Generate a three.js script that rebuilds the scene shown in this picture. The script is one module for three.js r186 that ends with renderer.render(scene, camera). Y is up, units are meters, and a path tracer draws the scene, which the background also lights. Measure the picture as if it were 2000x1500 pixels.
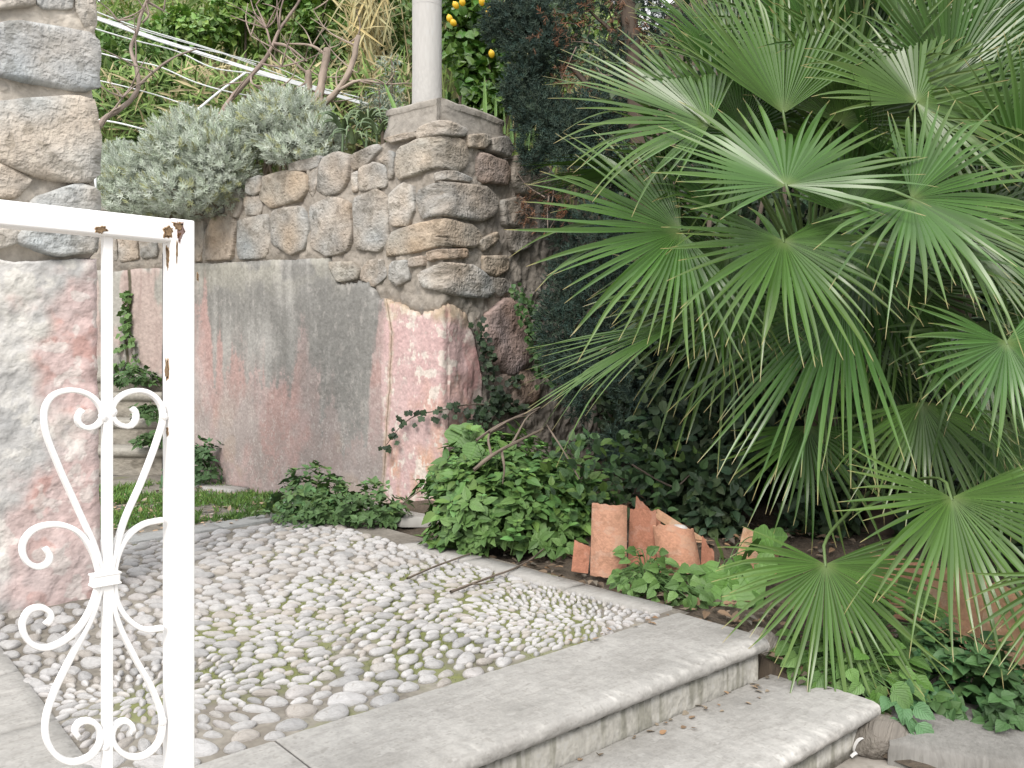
import * as THREE from 'three';
import { mergeGeometries } from 'three/addons/utils/BufferGeometryUtils.js';
import { RoundedBoxGeometry } from 'three/addons/geometries/RoundedBoxGeometry.js';

// ---------- camera, sky, sun, exposure ----------
const scene = new THREE.Scene();
const F = 1650, HZ = 700, CX = 1000, EYE = 1.1;      // focal length and horizon in photograph pixels, eye height in metres
const camera = new THREE.PerspectiveCamera(2 * Math.atan(750 / F) * 180 / Math.PI, 4 / 3, 0.05, 300);
camera.position.set(0, EYE, 0);
camera.lookAt(0, EYE, -10);
camera.setViewOffset(2000, 1500, 0, 50, 2000, 1500);
const renderer = new THREE.WebGLRenderer({ antialias: true });
renderer.toneMapping = THREE.LinearToneMapping;
renderer.toneMappingExposure = 1.85;
renderer.shadowMap.enabled = true;
{
  const w = 64, h = 32, d = new Float32Array(w * h * 4);
  for (let j = 0; j < h; j++) for (let i = 0; i < w; i++) {          // even overcast, brighter overhead
    const e = ((j + 0.5) / h - 0.5) * Math.PI, s = Math.max(0, Math.sin(e));
    const L = e < 0 ? 0.25 : 0.46 + 0.76 * s, k = (j * w + i) * 4;
    d[k] = L * 0.995; d[k + 1] = L; d[k + 2] = L * 1.02; d[k + 3] = 1;
  }
  const t = new THREE.DataTexture(d, w, h, THREE.RGBAFormat, THREE.FloatType);
  t.mapping = THREE.EquirectangularReflectionMapping; t.magFilter = THREE.LinearFilter; t.minFilter = THREE.LinearFilter; t.needsUpdate = true;
  scene.background = t; scene.environment = t;
}
const sun = new THREE.DirectionalLight(0xfff8f0, 1.6);
sun.position.set(-3, 10, 6); sun.target.position.set(0, 0, -5);
sun.castShadow = true; sun.shadow.radius = 40; sun.shadow.mapSize.set(2048, 2048);
Object.assign(sun.shadow.camera, { left: -16, right: 16, top: 16, bottom: -16, near: 0.5, far: 60 });
scene.add(sun, sun.target);

// ---------- helpers ----------
const V3 = THREE.Vector3;
const v3 = (x, y, z) => new V3(x, y, z);
let seed = 7;
const rnd = () => { seed = (seed + 0x6D2B79F5) | 0; let t = Math.imul(seed ^ (seed >>> 15), 1 | seed); t = (t + Math.imul(t ^ (t >>> 7), 61 | t)) ^ t; return ((t ^ (t >>> 14)) >>> 0) / 4294967296; };
const rr = (a, b) => a + (b - a) * rnd();
const pick = (a) => a[Math.floor(rnd() * a.length)];
const clamp = (x, a = 0, b = 1) => Math.min(b, Math.max(a, x));
const lerp = (a, b, t) => a + (b - a) * t;
const sstep = (a, b, x) => { const t = clamp((x - a) / (b - a)); return t * t * (3 - 2 * t); };
const mix = (a, b, t) => [lerp(a[0], b[0], t), lerp(a[1], b[1], t), lerp(a[2], b[2], t)];
const hash = (x, y) => { let h = Math.imul(x, 374761393) + Math.imul(y, 668265263) | 0; h = Math.imul(h ^ (h >>> 13), 1274126177); return ((h ^ (h >>> 16)) >>> 0) / 4294967296; };
const md = (a, n) => ((a % n) + n) % n;
function vn(x, y, p = 0) {
  const xi = Math.floor(x), yi = Math.floor(y), fx = x - xi, fy = y - yi;
  const u = fx * fx * (3 - 2 * fx), v = fy * fy * (3 - 2 * fy);
  const X0 = p ? md(xi, p) : xi, X1 = p ? md(xi + 1, p) : xi + 1, Y0 = p ? md(yi, p) : yi, Y1 = p ? md(yi + 1, p) : yi + 1;
  return lerp(lerp(hash(X0, Y0), hash(X1, Y0), u), lerp(hash(X0, Y1), hash(X1, Y1), u), v);
}
function fbm(x, y, o = 4, p = 0) { let s = 0, a = 0.5, n = 0; for (let i = 0; i < o; i++) { s += a * vn(x, y, p); n += a; a *= 0.5; x = x * 2 + (p ? 0 : 17.3); y = y * 2 + (p ? 0 : 9.1); p *= 2; } return s / n; }
const toS = (x) => { x = clamp(x); return Math.round(255 * (x <= 0.0031308 ? 12.92 * x : 1.055 * Math.pow(x, 1 / 2.4) - 0.055)); };
function colTex(w, h, fn, rep = true) {
  const d = new Uint8Array(w * h * 4);
  for (let j = 0; j < h; j++) for (let i = 0; i < w; i++) { const c = fn((i + 0.5) / w, (j + 0.5) / h), k = (j * w + i) * 4; d[k] = toS(c[0]); d[k + 1] = toS(c[1]); d[k + 2] = toS(c[2]); d[k + 3] = 255; }
  const t = new THREE.DataTexture(d, w, h); t.colorSpace = THREE.SRGBColorSpace; t.magFilter = t.minFilter = THREE.LinearFilter;
  t.wrapS = t.wrapT = rep ? THREE.RepeatWrapping : THREE.ClampToEdgeWrapping; t.needsUpdate = true; return t;
}
function bumpTex(w, h, fn, rep = true) {
  const d = new Uint8Array(w * h * 4);
  for (let j = 0; j < h; j++) for (let i = 0; i < w; i++) { const c = Math.round(255 * clamp(fn((i + 0.5) / w, (j + 0.5) / h))), k = (j * w + i) * 4; d[k] = d[k + 1] = d[k + 2] = c; d[k + 3] = 255; }
  const t = new THREE.DataTexture(d, w, h); t.magFilter = t.minFilter = THREE.LinearFilter;
  t.wrapS = t.wrapT = rep ? THREE.RepeatWrapping : THREE.ClampToEdgeWrapping; t.needsUpdate = true; return t;
}
const rgb = (r, g, b) => new THREE.Color().setRGB(r, g, b);
const std = (c, o = {}) => new THREE.MeshStandardMaterial({ color: Array.isArray(c) ? rgb(...c) : c, roughness: 0.85, metalness: 0, side: THREE.DoubleSide, ...o });
const veins = colTex(128, 128, (u, v) => { const x = Math.abs(u - 0.5) * 2, m = sstep(0.07, 0.02, x), q = v - x * 0.38, sv = sstep(0.13, 0.03, Math.abs(((q * 7) % 1 + 1) % 1 - 0.5) ) * (1 - x * 0.5), n = fbm(u * 9, v * 9, 3, 9); return [1, 1, 1].map((w, i) => w * clamp(0.72 + 0.26 * n - 0.10 * sv * (i === 2 ? 1.3 : 1) + 0.16 * m)); });
const leafBump = bumpTex(128, 128, (u, v) => { const x = Math.abs(u - 0.5) * 2, q = v - x * 0.38; return 0.8 - 0.5 * sstep(0.09, 0.02, x) - 0.45 * sstep(0.16, 0.02, Math.abs(((q * 7) % 1 + 1) % 1 - 0.5)) * (1 - x * 0.4) + 0.15 * fbm(u * 14, v * 14, 2, 14); });
const leafMat = (c, o = {}) => new THREE.MeshPhysicalMaterial({ color: rgb(...c), map: veins, bumpMap: leafBump, bumpScale: 0.003, roughness: 0.6, side: THREE.DoubleSide, ...o });

// a photograph pixel at a depth, or on a level y, as a point of the place
const at = (px, py, d) => v3((px - CX) / F * d, EYE + (HZ - py) / F * d, -d);
const onY = (px, py, y = 0) => at(px, py, F * (EYE - y) / (py - HZ));
// the stairs' own grid: u along the nosings, v up the flight
const O = onY(875, 1500), UX = 0.755, UD = 0.656;
const uv = (u, v, y = 0) => v3(O.x + UX * u - UD * v, y, O.z - (UD * u + UX * v));
const toUV = (p) => { const x = p.x - O.x, d = -(p.z - O.z); return [x * UX + d * UD, -x * UD + d * UX]; };

const names = {};
function numbered(n) { const k = names[n] = (names[n] ?? -1) + 1; return k ? `${n}_${String(k).padStart(3, '0')}` : n; }
function tag(o, label, category, group, kind) { Object.assign(o.userData, { label, category }); if (group) o.userData.group = group; if (kind) o.userData.kind = kind; return o; }
function thing(name, label, category, p = v3(0, 0, 0), group) { const g = new THREE.Group(); g.name = numbered(name); g.position.copy(p); scene.add(g); return tag(g, label, category, group); }
function mesh(name, geo, m, parent) {
  const o = new THREE.Mesh(geo, m); o.name = parent === scene ? numbered(name) : name; o.castShadow = o.receiveShadow = true;
  if (parent && parent !== scene && parent.isGroup) o.position.sub(parent.position);       // geometry is written in world metres
  parent.add(o); return o;
}
function struct(name, geo, m, label) { const o = mesh(name, geo, m, scene); o.userData.kind = 'structure'; if (label) o.userData.label = label; return o; }

class MB {                                             // collects vertices and faces
  constructor() { this.p = []; this.t = []; this.c = []; this.i = []; }
  v(p, t = [0, 0], c) { this.p.push(p.x, p.y, p.z); this.t.push(t[0], t[1]); if (c) this.c.push(c[0], c[1], c[2]); return this.p.length / 3 - 1; }
  tri(a, b, c) { this.i.push(a, b, c); }
  quad(a, b, c, d) { this.i.push(a, b, c, a, c, d); }
  grid(n, m, fn) { const b = this.p.length / 3; for (let j = 0; j <= m; j++) for (let i = 0; i <= n; i++) { const r = fn(i / n, j / m); this.v(r[0], r[1], r[2]); } for (let j = 0; j < m; j++) for (let i = 0; i < n; i++) { const a = b + j * (n + 1) + i; this.quad(a, a + 1, a + n + 2, a + n + 1); } return this; }
  geo(flat) {
    let g = new THREE.BufferGeometry(); g.setAttribute('position', new THREE.Float32BufferAttribute(this.p, 3)); g.setAttribute('uv', new THREE.Float32BufferAttribute(this.t, 2));
    if (this.c.length) g.setAttribute('color', new THREE.Float32BufferAttribute(this.c, 3));
    g.setIndex(this.i); if (flat) g = g.toNonIndexed(); g.computeVertexNormals(); return g;
  }
}
// a tapered round branch through points
function branchGeo(pts, r0, r1, sides = 7, wob = 0.12, per = 5) {
  const c = new THREE.CatmullRomCurve3(pts), n = Math.max(4, (pts.length - 1) * per), fr = c.computeFrenetFrames(n), b = new MB();
  const ph = rnd() * 90;
  b.grid(sides, n, (i, j) => {
    const k = Math.round(j * n), p = c.getPointAt(j), a = i * Math.PI * 2, r = lerp(r0, r1, j) * (1 + wob * (vn(j * n * 0.9 + ph, (i % 1) * 5, 0) - 0.5) * 2);
    return [p.clone().addScaledVector(fr.normals[k], Math.cos(a) * r).addScaledVector(fr.binormals[k], Math.sin(a) * r), [i * 0.2, j * n * 0.06]];
  });
  const last = b.v(pts[pts.length - 1].clone(), [0, 0]), s0 = n * (sides + 1);
  for (let i = 0; i < sides; i++) b.tri(s0 + i, s0 + i + 1, last);
  return b.geo();
}
const polyY = (pts, x) => { if (x <= pts[0][0]) return pts[0][1]; for (let i = 1; i < pts.length; i++) if (x <= pts[i][0]) return lerp(pts[i - 1][1], pts[i][1], (x - pts[i - 1][0]) / (pts[i][0] - pts[i - 1][0])); return pts[pts.length - 1][1]; };

// ---------- materials ----------
const grain = bumpTex(512, 512, (u, v) => 0.55 * fbm(u * 12, v * 12, 5, 12) + 0.45 * fbm(u * 60, v * 60, 3, 60));
const stoneMap = colTex(512, 512, (u, v) => {
  const a = fbm(u * 5, v * 5, 5, 5), b = fbm(u * 26 + 3, v * 26, 4, 26), l = sstep(0.56, 0.72, fbm(u * 14, v * 14 + 5, 4, 14)), k = sstep(0.60, 0.70, fbm(u * 9 + 2, v * 9, 5, 9));
  let c = mix([0.62, 0.605, 0.585], [0.98, 0.95, 0.91], a * 1.1 - 0.05);
  c = c.map((x) => x * (0.72 + 0.52 * b));
  c = mix(c, [0.92, 0.91, 0.87], l * 0.45); c = mix(c, [0.36, 0.34, 0.30], k * 0.55);
  return c;
});
const stoneBump = bumpTex(512, 512, (u, v) => 0.6 * fbm(u * 7, v * 7, 5, 7) + 0.4 * Math.abs(fbm(u * 22, v * 22, 4, 22) - 0.5) * 2);
const M = {
  stone: std([1, 1, 1], { map: stoneMap, bumpMap: stoneBump, bumpScale: 0.022, vertexColors: true, roughness: 0.93 }),
  mortar: std([0.43, 0.40, 0.36], { map: colTex(512, 512, (u, v) => { const a = fbm(u * 7, v * 7, 5, 7), b = fbm(u * 50, v * 50, 3, 50), c = sstep(0.55, 0.68, fbm(u * 10 + 4, v * 10, 5, 10)); return mix(mix([0.62, 0.60, 0.58], [1, 0.97, 0.93], a), [0.5, 0.5, 0.5], c * 0.5).map((x) => x * (0.7 + 0.5 * b)); }), bumpMap: stoneBump, bumpScale: 0.02, roughness: 0.96 }),
  slab: std([0.405, 0.398, 0.388], { map: colTex(1024, 1024, (u, v) => {
    const a = fbm(u * 4, v * 4, 5, 4), b = fbm(u * 40, v * 40, 3, 40), d = sstep(0.58, 0.70, fbm(u * 9, v * 9 + 3, 5, 9)), w = sstep(0.70, 0.78, fbm(u * 30 + 7, v * 30, 3, 30)), s = sstep(0.74, 0.8, fbm(u * 80, v * 80, 2, 80));
    let c = mix([0.70, 0.69, 0.66], [1.0, 0.99, 0.96], a * 1.25 - 0.12).map((x) => x * (0.85 + 0.25 * b)); c = mix(c, [0.55, 0.53, 0.50], d * 0.16); c = mix(c, [0.50, 0.48, 0.45], 0.30 * sstep(0.50, 0.75, fbm(u * 22, v * 90 + 5, 4, 22)) ); c = c.map((x) => x * (0.90 + 0.2 * fbm(u * 150, v * 150, 2, 150))); c = mix(c, [1, 0.99, 0.96], w * 0.4); c = mix(c, [0.40, 0.38, 0.34], s * 0.3); return c;
  }), bumpMap: grain, bumpScale: 0.006, roughness: 0.85 }),
  concrete: std([0.50, 0.495, 0.488], { map: colTex(512, 512, (u, v) => { const a = fbm(u * 3, v * 3, 5, 3), b = fbm(u * 60, v * 60, 2, 60), s = fbm(u * 26, v * 2, 4, 2 * 13); return [1, 0.99, 0.965].map((x) => x * (0.72 + 0.22 * a + 0.14 * b + 0.08 * s)); }), bumpMap: grain, bumpScale: 0.004 }),
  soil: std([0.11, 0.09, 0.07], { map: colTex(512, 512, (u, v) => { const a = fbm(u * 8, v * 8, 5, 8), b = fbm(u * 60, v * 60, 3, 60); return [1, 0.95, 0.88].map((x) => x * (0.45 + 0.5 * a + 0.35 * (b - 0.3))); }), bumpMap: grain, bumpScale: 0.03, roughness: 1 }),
  bark: std([0.20, 0.165, 0.135], { map: colTex(256, 256, (u, v) => [1, 0.97, 0.93].map((x) => x * (0.5 + 0.7 * fbm(u * 24, v * 6, 4, 6)))), bumpMap: bumpTex(256, 256, (u, v) => fbm(u * 30, v * 6, 4, 6)), bumpScale: 0.01, roughness: 0.95 }),
  paint: std([0.86, 0.855, 0.85], { roughness: 0.42 }),
  rust: std([0.46, 0.25, 0.12], { map: colTex(128, 128, (u, v) => mix([0.35, 0.3, 0.3], [1, 1, 1], fbm(u * 9, v * 9, 4, 9))), bumpMap: grain, bumpScale: 0.004, roughness: 1 }),
};
// ---------- the walls' own coordinates: s along the face (0 at the corner), y up, k out of the face ----------
function makeWall(C, A, B, nA, nB, r) {               // all [x, depth]
  const at2 = (s, y, k) => {
    let x, d, nx, nd;
    if (s <= -r) { x = C[0] - A[0] * s; d = C[1] - A[1] * s; [nx, nd] = nA; }
    else if (s >= r) { x = C[0] + B[0] * s; d = C[1] + B[1] * s; [nx, nd] = nB; }
    else {
      const t = (s + r) / (2 * r), a = (1 - t) * (1 - t), c = t * t;
      x = C[0] + A[0] * r * a + B[0] * r * c; d = C[1] + A[1] * r * a + B[1] * r * c;
      nx = lerp(nA[0], nB[0], t); nd = lerp(nA[1], nB[1], t); const l = Math.hypot(nx, nd); nx /= l; nd /= l;
    }
    return v3(x + nx * k, y, -(d + nd * k));
  };
  const cpx = CX + C[0] / C[1] * F;
  const from = (px, py) => {                           // where the sight line of a pixel meets a face
    const o = (px - CX) / F, D = px < cpx ? A : B, t = (o * C[1] - C[0]) / (D[0] - o * D[1]), d = C[1] + D[1] * t;
    return [px < cpx ? -t : t, EYE + (HZ - py) / F * d];
  };
  return { at: at2, from };
}
const W = makeWall([-0.489, 5.85], [-0.8125, 0.583], [0.606, 0.796], [-0.583, -0.8125], [0.796, -0.606], 0.035);
const P = makeWall([-1.915, 3.9], [-UX, -UD], [-UD, UX], [UD, -UX], [UX, UD], 0.03);

// one building stone: an irregular outline on a wall, bulging out of it
function stoneGeo(wall, poly, proud, tint, sink = 0.07, rough = 1) {
  let q = poly.map((p) => [...p]);
  for (let it = 0; it < 2; it++) { const n = []; q.forEach((p, i) => { const o = q[(i + 1) % q.length], f = it ? 0.20 : 0.06; n.push([lerp(p[0], o[0], f), lerp(p[1], o[1], f)], [lerp(p[0], o[0], 1 - f), lerp(p[1], o[1], 1 - f)]); }); q = n; }
  const len = q.map((p, i) => Math.hypot(p[0] - q[(i + 1) % q.length][0], p[1] - q[(i + 1) % q.length][1])), tot = len.reduce((a, b) => a + b, 0), N = 30, pts = [];
  for (let k = 0; k < N; k++) { let t = k / N * tot, i = 0; while (t > len[i]) { t -= len[i]; i = (i + 1) % q.length; } const f = t / len[i], o = q[(i + 1) % q.length]; pts.push([lerp(q[i][0], o[0], f), lerp(q[i][1], o[1], f)]); }
  const cx = pts.reduce((a, p) => a + p[0], 0) / N, cy = pts.reduce((a, p) => a + p[1], 0) / N, size = Math.sqrt(tot / 4), ph = rnd() * 100, b = new MB();
  const ex = 1 + 0.030 / size, pr = proud * 0.42 + 0.010, rings = [[ex, -sink], [ex, -0.016], [0.992 * ex, 0.45 * pr], [0.968 * ex, 0.85 * pr], [0.88, pr], [0.68, pr], [0.42, pr], [0.18, pr]], tk = Math.min(1, 0.22 / size) ** 2, tlx = rr(-0.13, 0.13) * tk, tly = rr(-0.10, 0.10) * tk, f1 = rr(0, 6.28), f2 = rr(0, 6.28), fd = rr(0.10, 0.30) * tk;
  const tx = rnd() * 3, ty = rnd() * 3, rot = rnd() < 0.5;
  const put = (s, y, k, f) => {
    const dx = s - cx, dy = y - cy, facet = -fd * Math.max(0, Math.cos(f1) * dx + Math.sin(f1) * dy - 0.2 * size) - fd * Math.max(0, Math.cos(f2) * dx + Math.sin(f2) * dy - 0.15 * size);
    const n = fbm(s * 11 + ph, y * 11, 4) - 0.5, m = fbm(s * 3.5 + ph, y * 3.5 + 7, 2) - 0.5, kk = k + (k > 0 ? (n * 0.034 + m * 0.03) * rough + facet + tlx * dx + tly * dy : 0);
    const g = 0.86 + 0.35 * (fbm(s * 6 + ph * 2, y * 6, 3) - 0.35), hue = fbm(s * 4 + ph, y * 4 + 31, 3) - 0.5;
    return b.v(wall.at(s, y, kk), rot ? [tx + s * 1.6, ty + y * 1.6] : [tx + y * 1.6, ty - s * 1.6], [tint[0] * g * (1 + hue * 0.35), tint[1] * g, tint[2] * g * (1 - hue * 0.35)]);
  };
  for (const [f, k] of rings) for (let i = 0; i < N; i++) {
    const j = (fbm(pts[i][0] * 22 + ph, pts[i][1] * 22, 3) - 0.5) * 0.13 * Math.min(size, 0.3) * rough;
    const e = f + j / size; put(cx + (pts[i][0] - cx) * e, cy + (pts[i][1] - cy) * e, k, f);
  }
  const c = put(cx, cy, pr, 0);
  for (let r = 0; r + 1 < rings.length; r++) for (let i = 0; i < N; i++) { const a = r * N + i, a2 = r * N + (i + 1) % N; b.quad(a, a2, a2 + N, a + N); }
  for (let i = 0; i < N; i++) b.tri((rings.length - 1) * N + i, (rings.length - 1) * N + (i + 1) % N, c);
  return b.geo();
}
const GR = (c) => mix(c, [0.54, 0.52, 0.49], 0.56);
const TINT = { grey: [0.40, 0.385, 0.36], tan: [0.50, 0.40, 0.28], pale: [0.56, 0.53, 0.49], warm: [0.46, 0.385, 0.315], red: [0.42, 0.24, 0.17], pink: [0.56, 0.30, 0.27], dark: [0.29, 0.265, 0.23], blue: [0.40, 0.42, 0.44], cream: [0.62, 0.55, 0.46], brick: [0.50, 0.36, 0.25] };

// ---------- ground ----------
struct('street_ground', new MB().grid(40, 40, (i, j) => { const x = -40 + 80 * i, z = 30 - 80 * j; return [v3(x, -0.318 + 0.006 * vn(x * 3, z * 3), z), [x * 0.5, z * 0.5]]; }).geo(), std([0.36, 0.335, 0.305], { map: M.slab.map, bumpMap: grain, bumpScale: 0.008, roughness: 0.95 }), 'sandy grey paving below the steps');

const C1 = [1.22, 0.62], C2 = [-0.46, 1.0];           // centres of the two pebble fans
const mossAt = (u, v) => {
  const n = fbm(u * 3.1 + 5, v * 3.1 + 2, 4), f = fbm(u * 13, v * 13, 4);
  const a = Math.exp(-((u - 1.05) ** 2 / 0.16 + (v - 0.95) ** 2 / 0.16)) + 0.95 * Math.exp(-((u - 1.0) ** 2 / 0.1 + (v - 1.55) ** 2 / 0.16)) + 0.8 * Math.exp(-((u + 0.46) ** 2 / 0.04 + (v - 0.95) ** 2 / 0.05)) + 0.55 * Math.exp(-((u - 0.4) ** 2 / 0.5 + (v - 1.2) ** 2 / 0.5)) + 0.3;
  return clamp(sstep(0.30, 0.62, a * 0.8 + (n - 0.5) * 1.1) * sstep(0.25, 0.55, f + a * 0.25));
};
{
  const u0 = -3.4, u1 = 1.62, v0 = 0.43, v1 = 6.6;
  const map = colTex(1536, 1536, (a, b) => {
    const u = lerp(u0, u1, a), v = lerp(v0, v1, b), n = fbm(u * 6, v * 6, 5), g = fbm(u * 70, v * 70, 3), m = mossAt(u, v);
    let c = mix([0.14, 0.125, 0.105], [0.27, 0.25, 0.215], n * 1.3 - 0.15).map((x) => x * (0.7 + 0.6 * g));
    c = mix(c, [0.15, 0.13, 0.105], 0.5 * sstep(0.58, 0.7, fbm(u * 4 + 9, v * 4, 4)));
    return mix(c, [0.105 + 0.06 * g, 0.128 + 0.06 * g, 0.030], m * (0.5 + 0.4 * g));
  }, false);
  struct('cobbled_landing', new MB().grid(90, 110, (i, j) => { const u = lerp(u0, u1, i), v = lerp(v0, v1, j); const edge = i === 0 || i === 1 || j === 0; return [uv(u, v, edge ? -0.001 : -0.007 + 0.012 * fbm(u * 5, v * 5, 3)), [i, j]]; }).geo(),
    std([1, 1, 1], { map, bumpMap: bumpTex(512, 512, (a, b) => fbm(a * 60, b * 60, 4, 60), true), bumpScale: 0.012, roughness: 1 }), 'sandy landing set with white pebbles and green moss');
}
const landing = scene.children[scene.children.length - 1];
// pebbles
{
  const kinds = [];
  for (let k = 0; k < 7; k++) {
    const g = new THREE.SphereGeometry(1, 16, 10), p = g.attributes.position;
    for (let i = 0; i < p.count; i++) {
      const x = p.getX(i), y = p.getY(i), z = p.getZ(i), ang = Math.atan2(z, x), e = 0.97 + 0.09 * Math.sin(ang * 2 + k * 1.7) * Math.sin(ang + k) + 0.05 * Math.sin(ang * 3 + k * 2.3);
      const h = Math.sqrt(Math.max(0, 1 - y * y)), f = h > 1e-4 ? Math.pow(h, 0.8) / h : 1;
      p.setXYZ(i, x * e * f, y * (1 + 0.08 * Math.sin(ang * 2 + k)), z * e * f);
    }
    g.computeVertexNormals(); kinds.push(g);
  }
  const pm = colTex(256, 256, (u, v) => { const a = fbm(u * 6, v * 6, 4, 6), b = fbm(u * 40, v * 40, 3, 40), s = sstep(0.66, 0.74, fbm(u * 18, v * 18, 3, 18)); return mix([1, 1, 1].map((x) => x * (0.58 + 0.36 * a + 0.2 * b)), [0.5, 0.47, 0.43], s * 0.5); });
  const cols = [[0.488, 0.478, 0.469], [0.534, 0.524, 0.515], [0.460, 0.451, 0.442], [0.478, 0.455, 0.428], [0.405, 0.400, 0.396], [0.506, 0.497, 0.488], [0.442, 0.409, 0.373], [0.543, 0.534, 0.529], [0.488, 0.465, 0.451]];
  const mats = cols.map((c) => std(c, { map: pm, bumpMap: grain, bumpScale: 0.004, roughness: 0.7 }));
  const list = [], cell = 0.12, H = new Map(), key = (a, b) => a * 1000 + b;
  const rad = (e, dx, dy) => { const c = Math.cos(e.f), s = Math.sin(e.f), x = dx * c + dy * s, y = -dx * s + dy * c, l = Math.hypot(x, y) || 1; return e.a * e.b / Math.hypot(e.b * x / l, e.a * y / l); };
  const inside = (u, v) => v > 0.475 && u < 1.47 - 0.07 * clamp((v - 0.5) / 1.7) && ((u > -0.71 && v < 2.30) || (u > -0.2 && v < 3.42)) && !(v > 2.2 && u > 1.42);
  const addPass = (tries, sc, gap) => {
    for (let k = 0; k < tries; k++) {
      const u = rr(-0.72, 1.5), v = rr(0.46, 3.44); if (!inside(u, v)) continue;
      const d1 = Math.hypot(u - C1[0], v - C1[1]), d2 = Math.hypot(u - C2[0], v - C2[1]);
      const fan = Math.max(1 - d1 / 0.62, 1 - d2 / 0.42, 0);
      let big = 0.041 + 0.009 * sstep(0.9, 0.55, v) * sstep(0.95, 0.3, u) + 0.012 * sstep(1.6, 2.4, v) + 0.006 * sstep(0.5, -0.5, u);
      big *= fan > 0 ? lerp(1, 0.66, clamp(fan * 4)) : 1; if (u > 1.1 && v > 0.9) big *= 0.82;
      const a = big * sc * rr(0.72, 1.3), asp = fan > 0.05 ? rr(0.34, 0.52) : (v > 0.8 && v < 1.7 ? rr(0.42, 0.7) : rr(0.52, 0.85));
      const aim = fan > 0.05 ? (d1 < 0.62 ? Math.atan2(v - C1[1], u - C1[0]) : Math.atan2(v - C2[1], u - C2[0])) : -0.70 + 0.5 * Math.sin(u * 3.1) + 0.4 * Math.sin(v * 2.3);
      const e = { u, v, a, b: Math.max(0.011, a * asp), f: aim + rr(-0.45, 0.45) };
      const ci = Math.floor(u / cell) + 50, cj = Math.floor(v / cell) + 50; let ok = true;
      for (let x = ci - 1; x <= ci + 1 && ok; x++) for (let y = cj - 1; y <= cj + 1 && ok; y++) for (const o of H.get(key(x, y)) ?? []) { const dx = o.u - u, dy = o.v - v, D = Math.hypot(dx, dy); if (D < gap * (rad(e, dx, dy) + rad(o, dx, dy))) { ok = false; break; } }
      if (!ok) continue;
      const kk = key(ci, cj); if (!H.has(kk)) H.set(kk, []); H.get(kk).push(e); list.push(e);
    }
  };
  addPass(26000, 1.0, 1.05); addPass(26000, 0.78, 1.05); addPass(30000, 0.58, 1.05); addPass(9000, 0.42, 1.06);
  for (const e of list) { e.p = uv(e.u, e.v); e.size = e.a / -e.p.z; }
  list.sort((a, b) => b.size - a.size);
  const dummy = new THREE.Object3D(), place = (e) => {
    dummy.position.copy(uv(e.u, e.v, 0.001 + rr(-0.003, 0.003))); dummy.rotation.set(rr(-0.08, 0.08), Math.atan2(UD, UX) + e.f, rr(-0.07, 0.07));
    dummy.scale.set(e.a * 0.98, Math.min(0.021, 0.3 * e.b + 0.008), e.b * 0.98); dummy.updateMatrix();
  };
  const inView = list.filter((e) => { const px = CX + e.p.x / -e.p.z * F, py = HZ + EYE / -e.p.z * F; return px > -20 && py < 1510; });
  const first = new Set(inView.slice(0, 290)), rest = list.filter((e) => !first.has(e));
  for (const e of first) { place(e); const o = mesh('pebble', pick(kinds), pick(mats), landing); o.position.copy(dummy.position); o.quaternion.copy(dummy.quaternion); o.scale.copy(dummy.scale); }
  const gs = rest.map((e) => { place(e); const g = pick(kinds).clone().applyMatrix4(dummy.matrix), c = pick(cols), n = g.attributes.position.count, a = new Float32Array(n * 3); for (let i = 0; i < n; i++) a.set(c, i * 3); g.setAttribute('color', new THREE.BufferAttribute(a, 3)); return g; });
  const o = mesh('pebble_field', mergeGeometries(gs), std([1, 1, 1], { map: pm, vertexColors: true, roughness: 0.7 }), landing); o.userData.kind = 'stuff';
  console.log('pebbles', list.length);
}
const rimGrid = (n, m, fn) => new MB().grid(n, m, (i, j) => { const a = Math.round(i * n), b = Math.round(j * m); return fn(clamp((a - 1) / (n - 2)), clamp((b - 1) / (m - 2)), a === 0 || a === n || b === 0 || b === m); });
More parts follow.
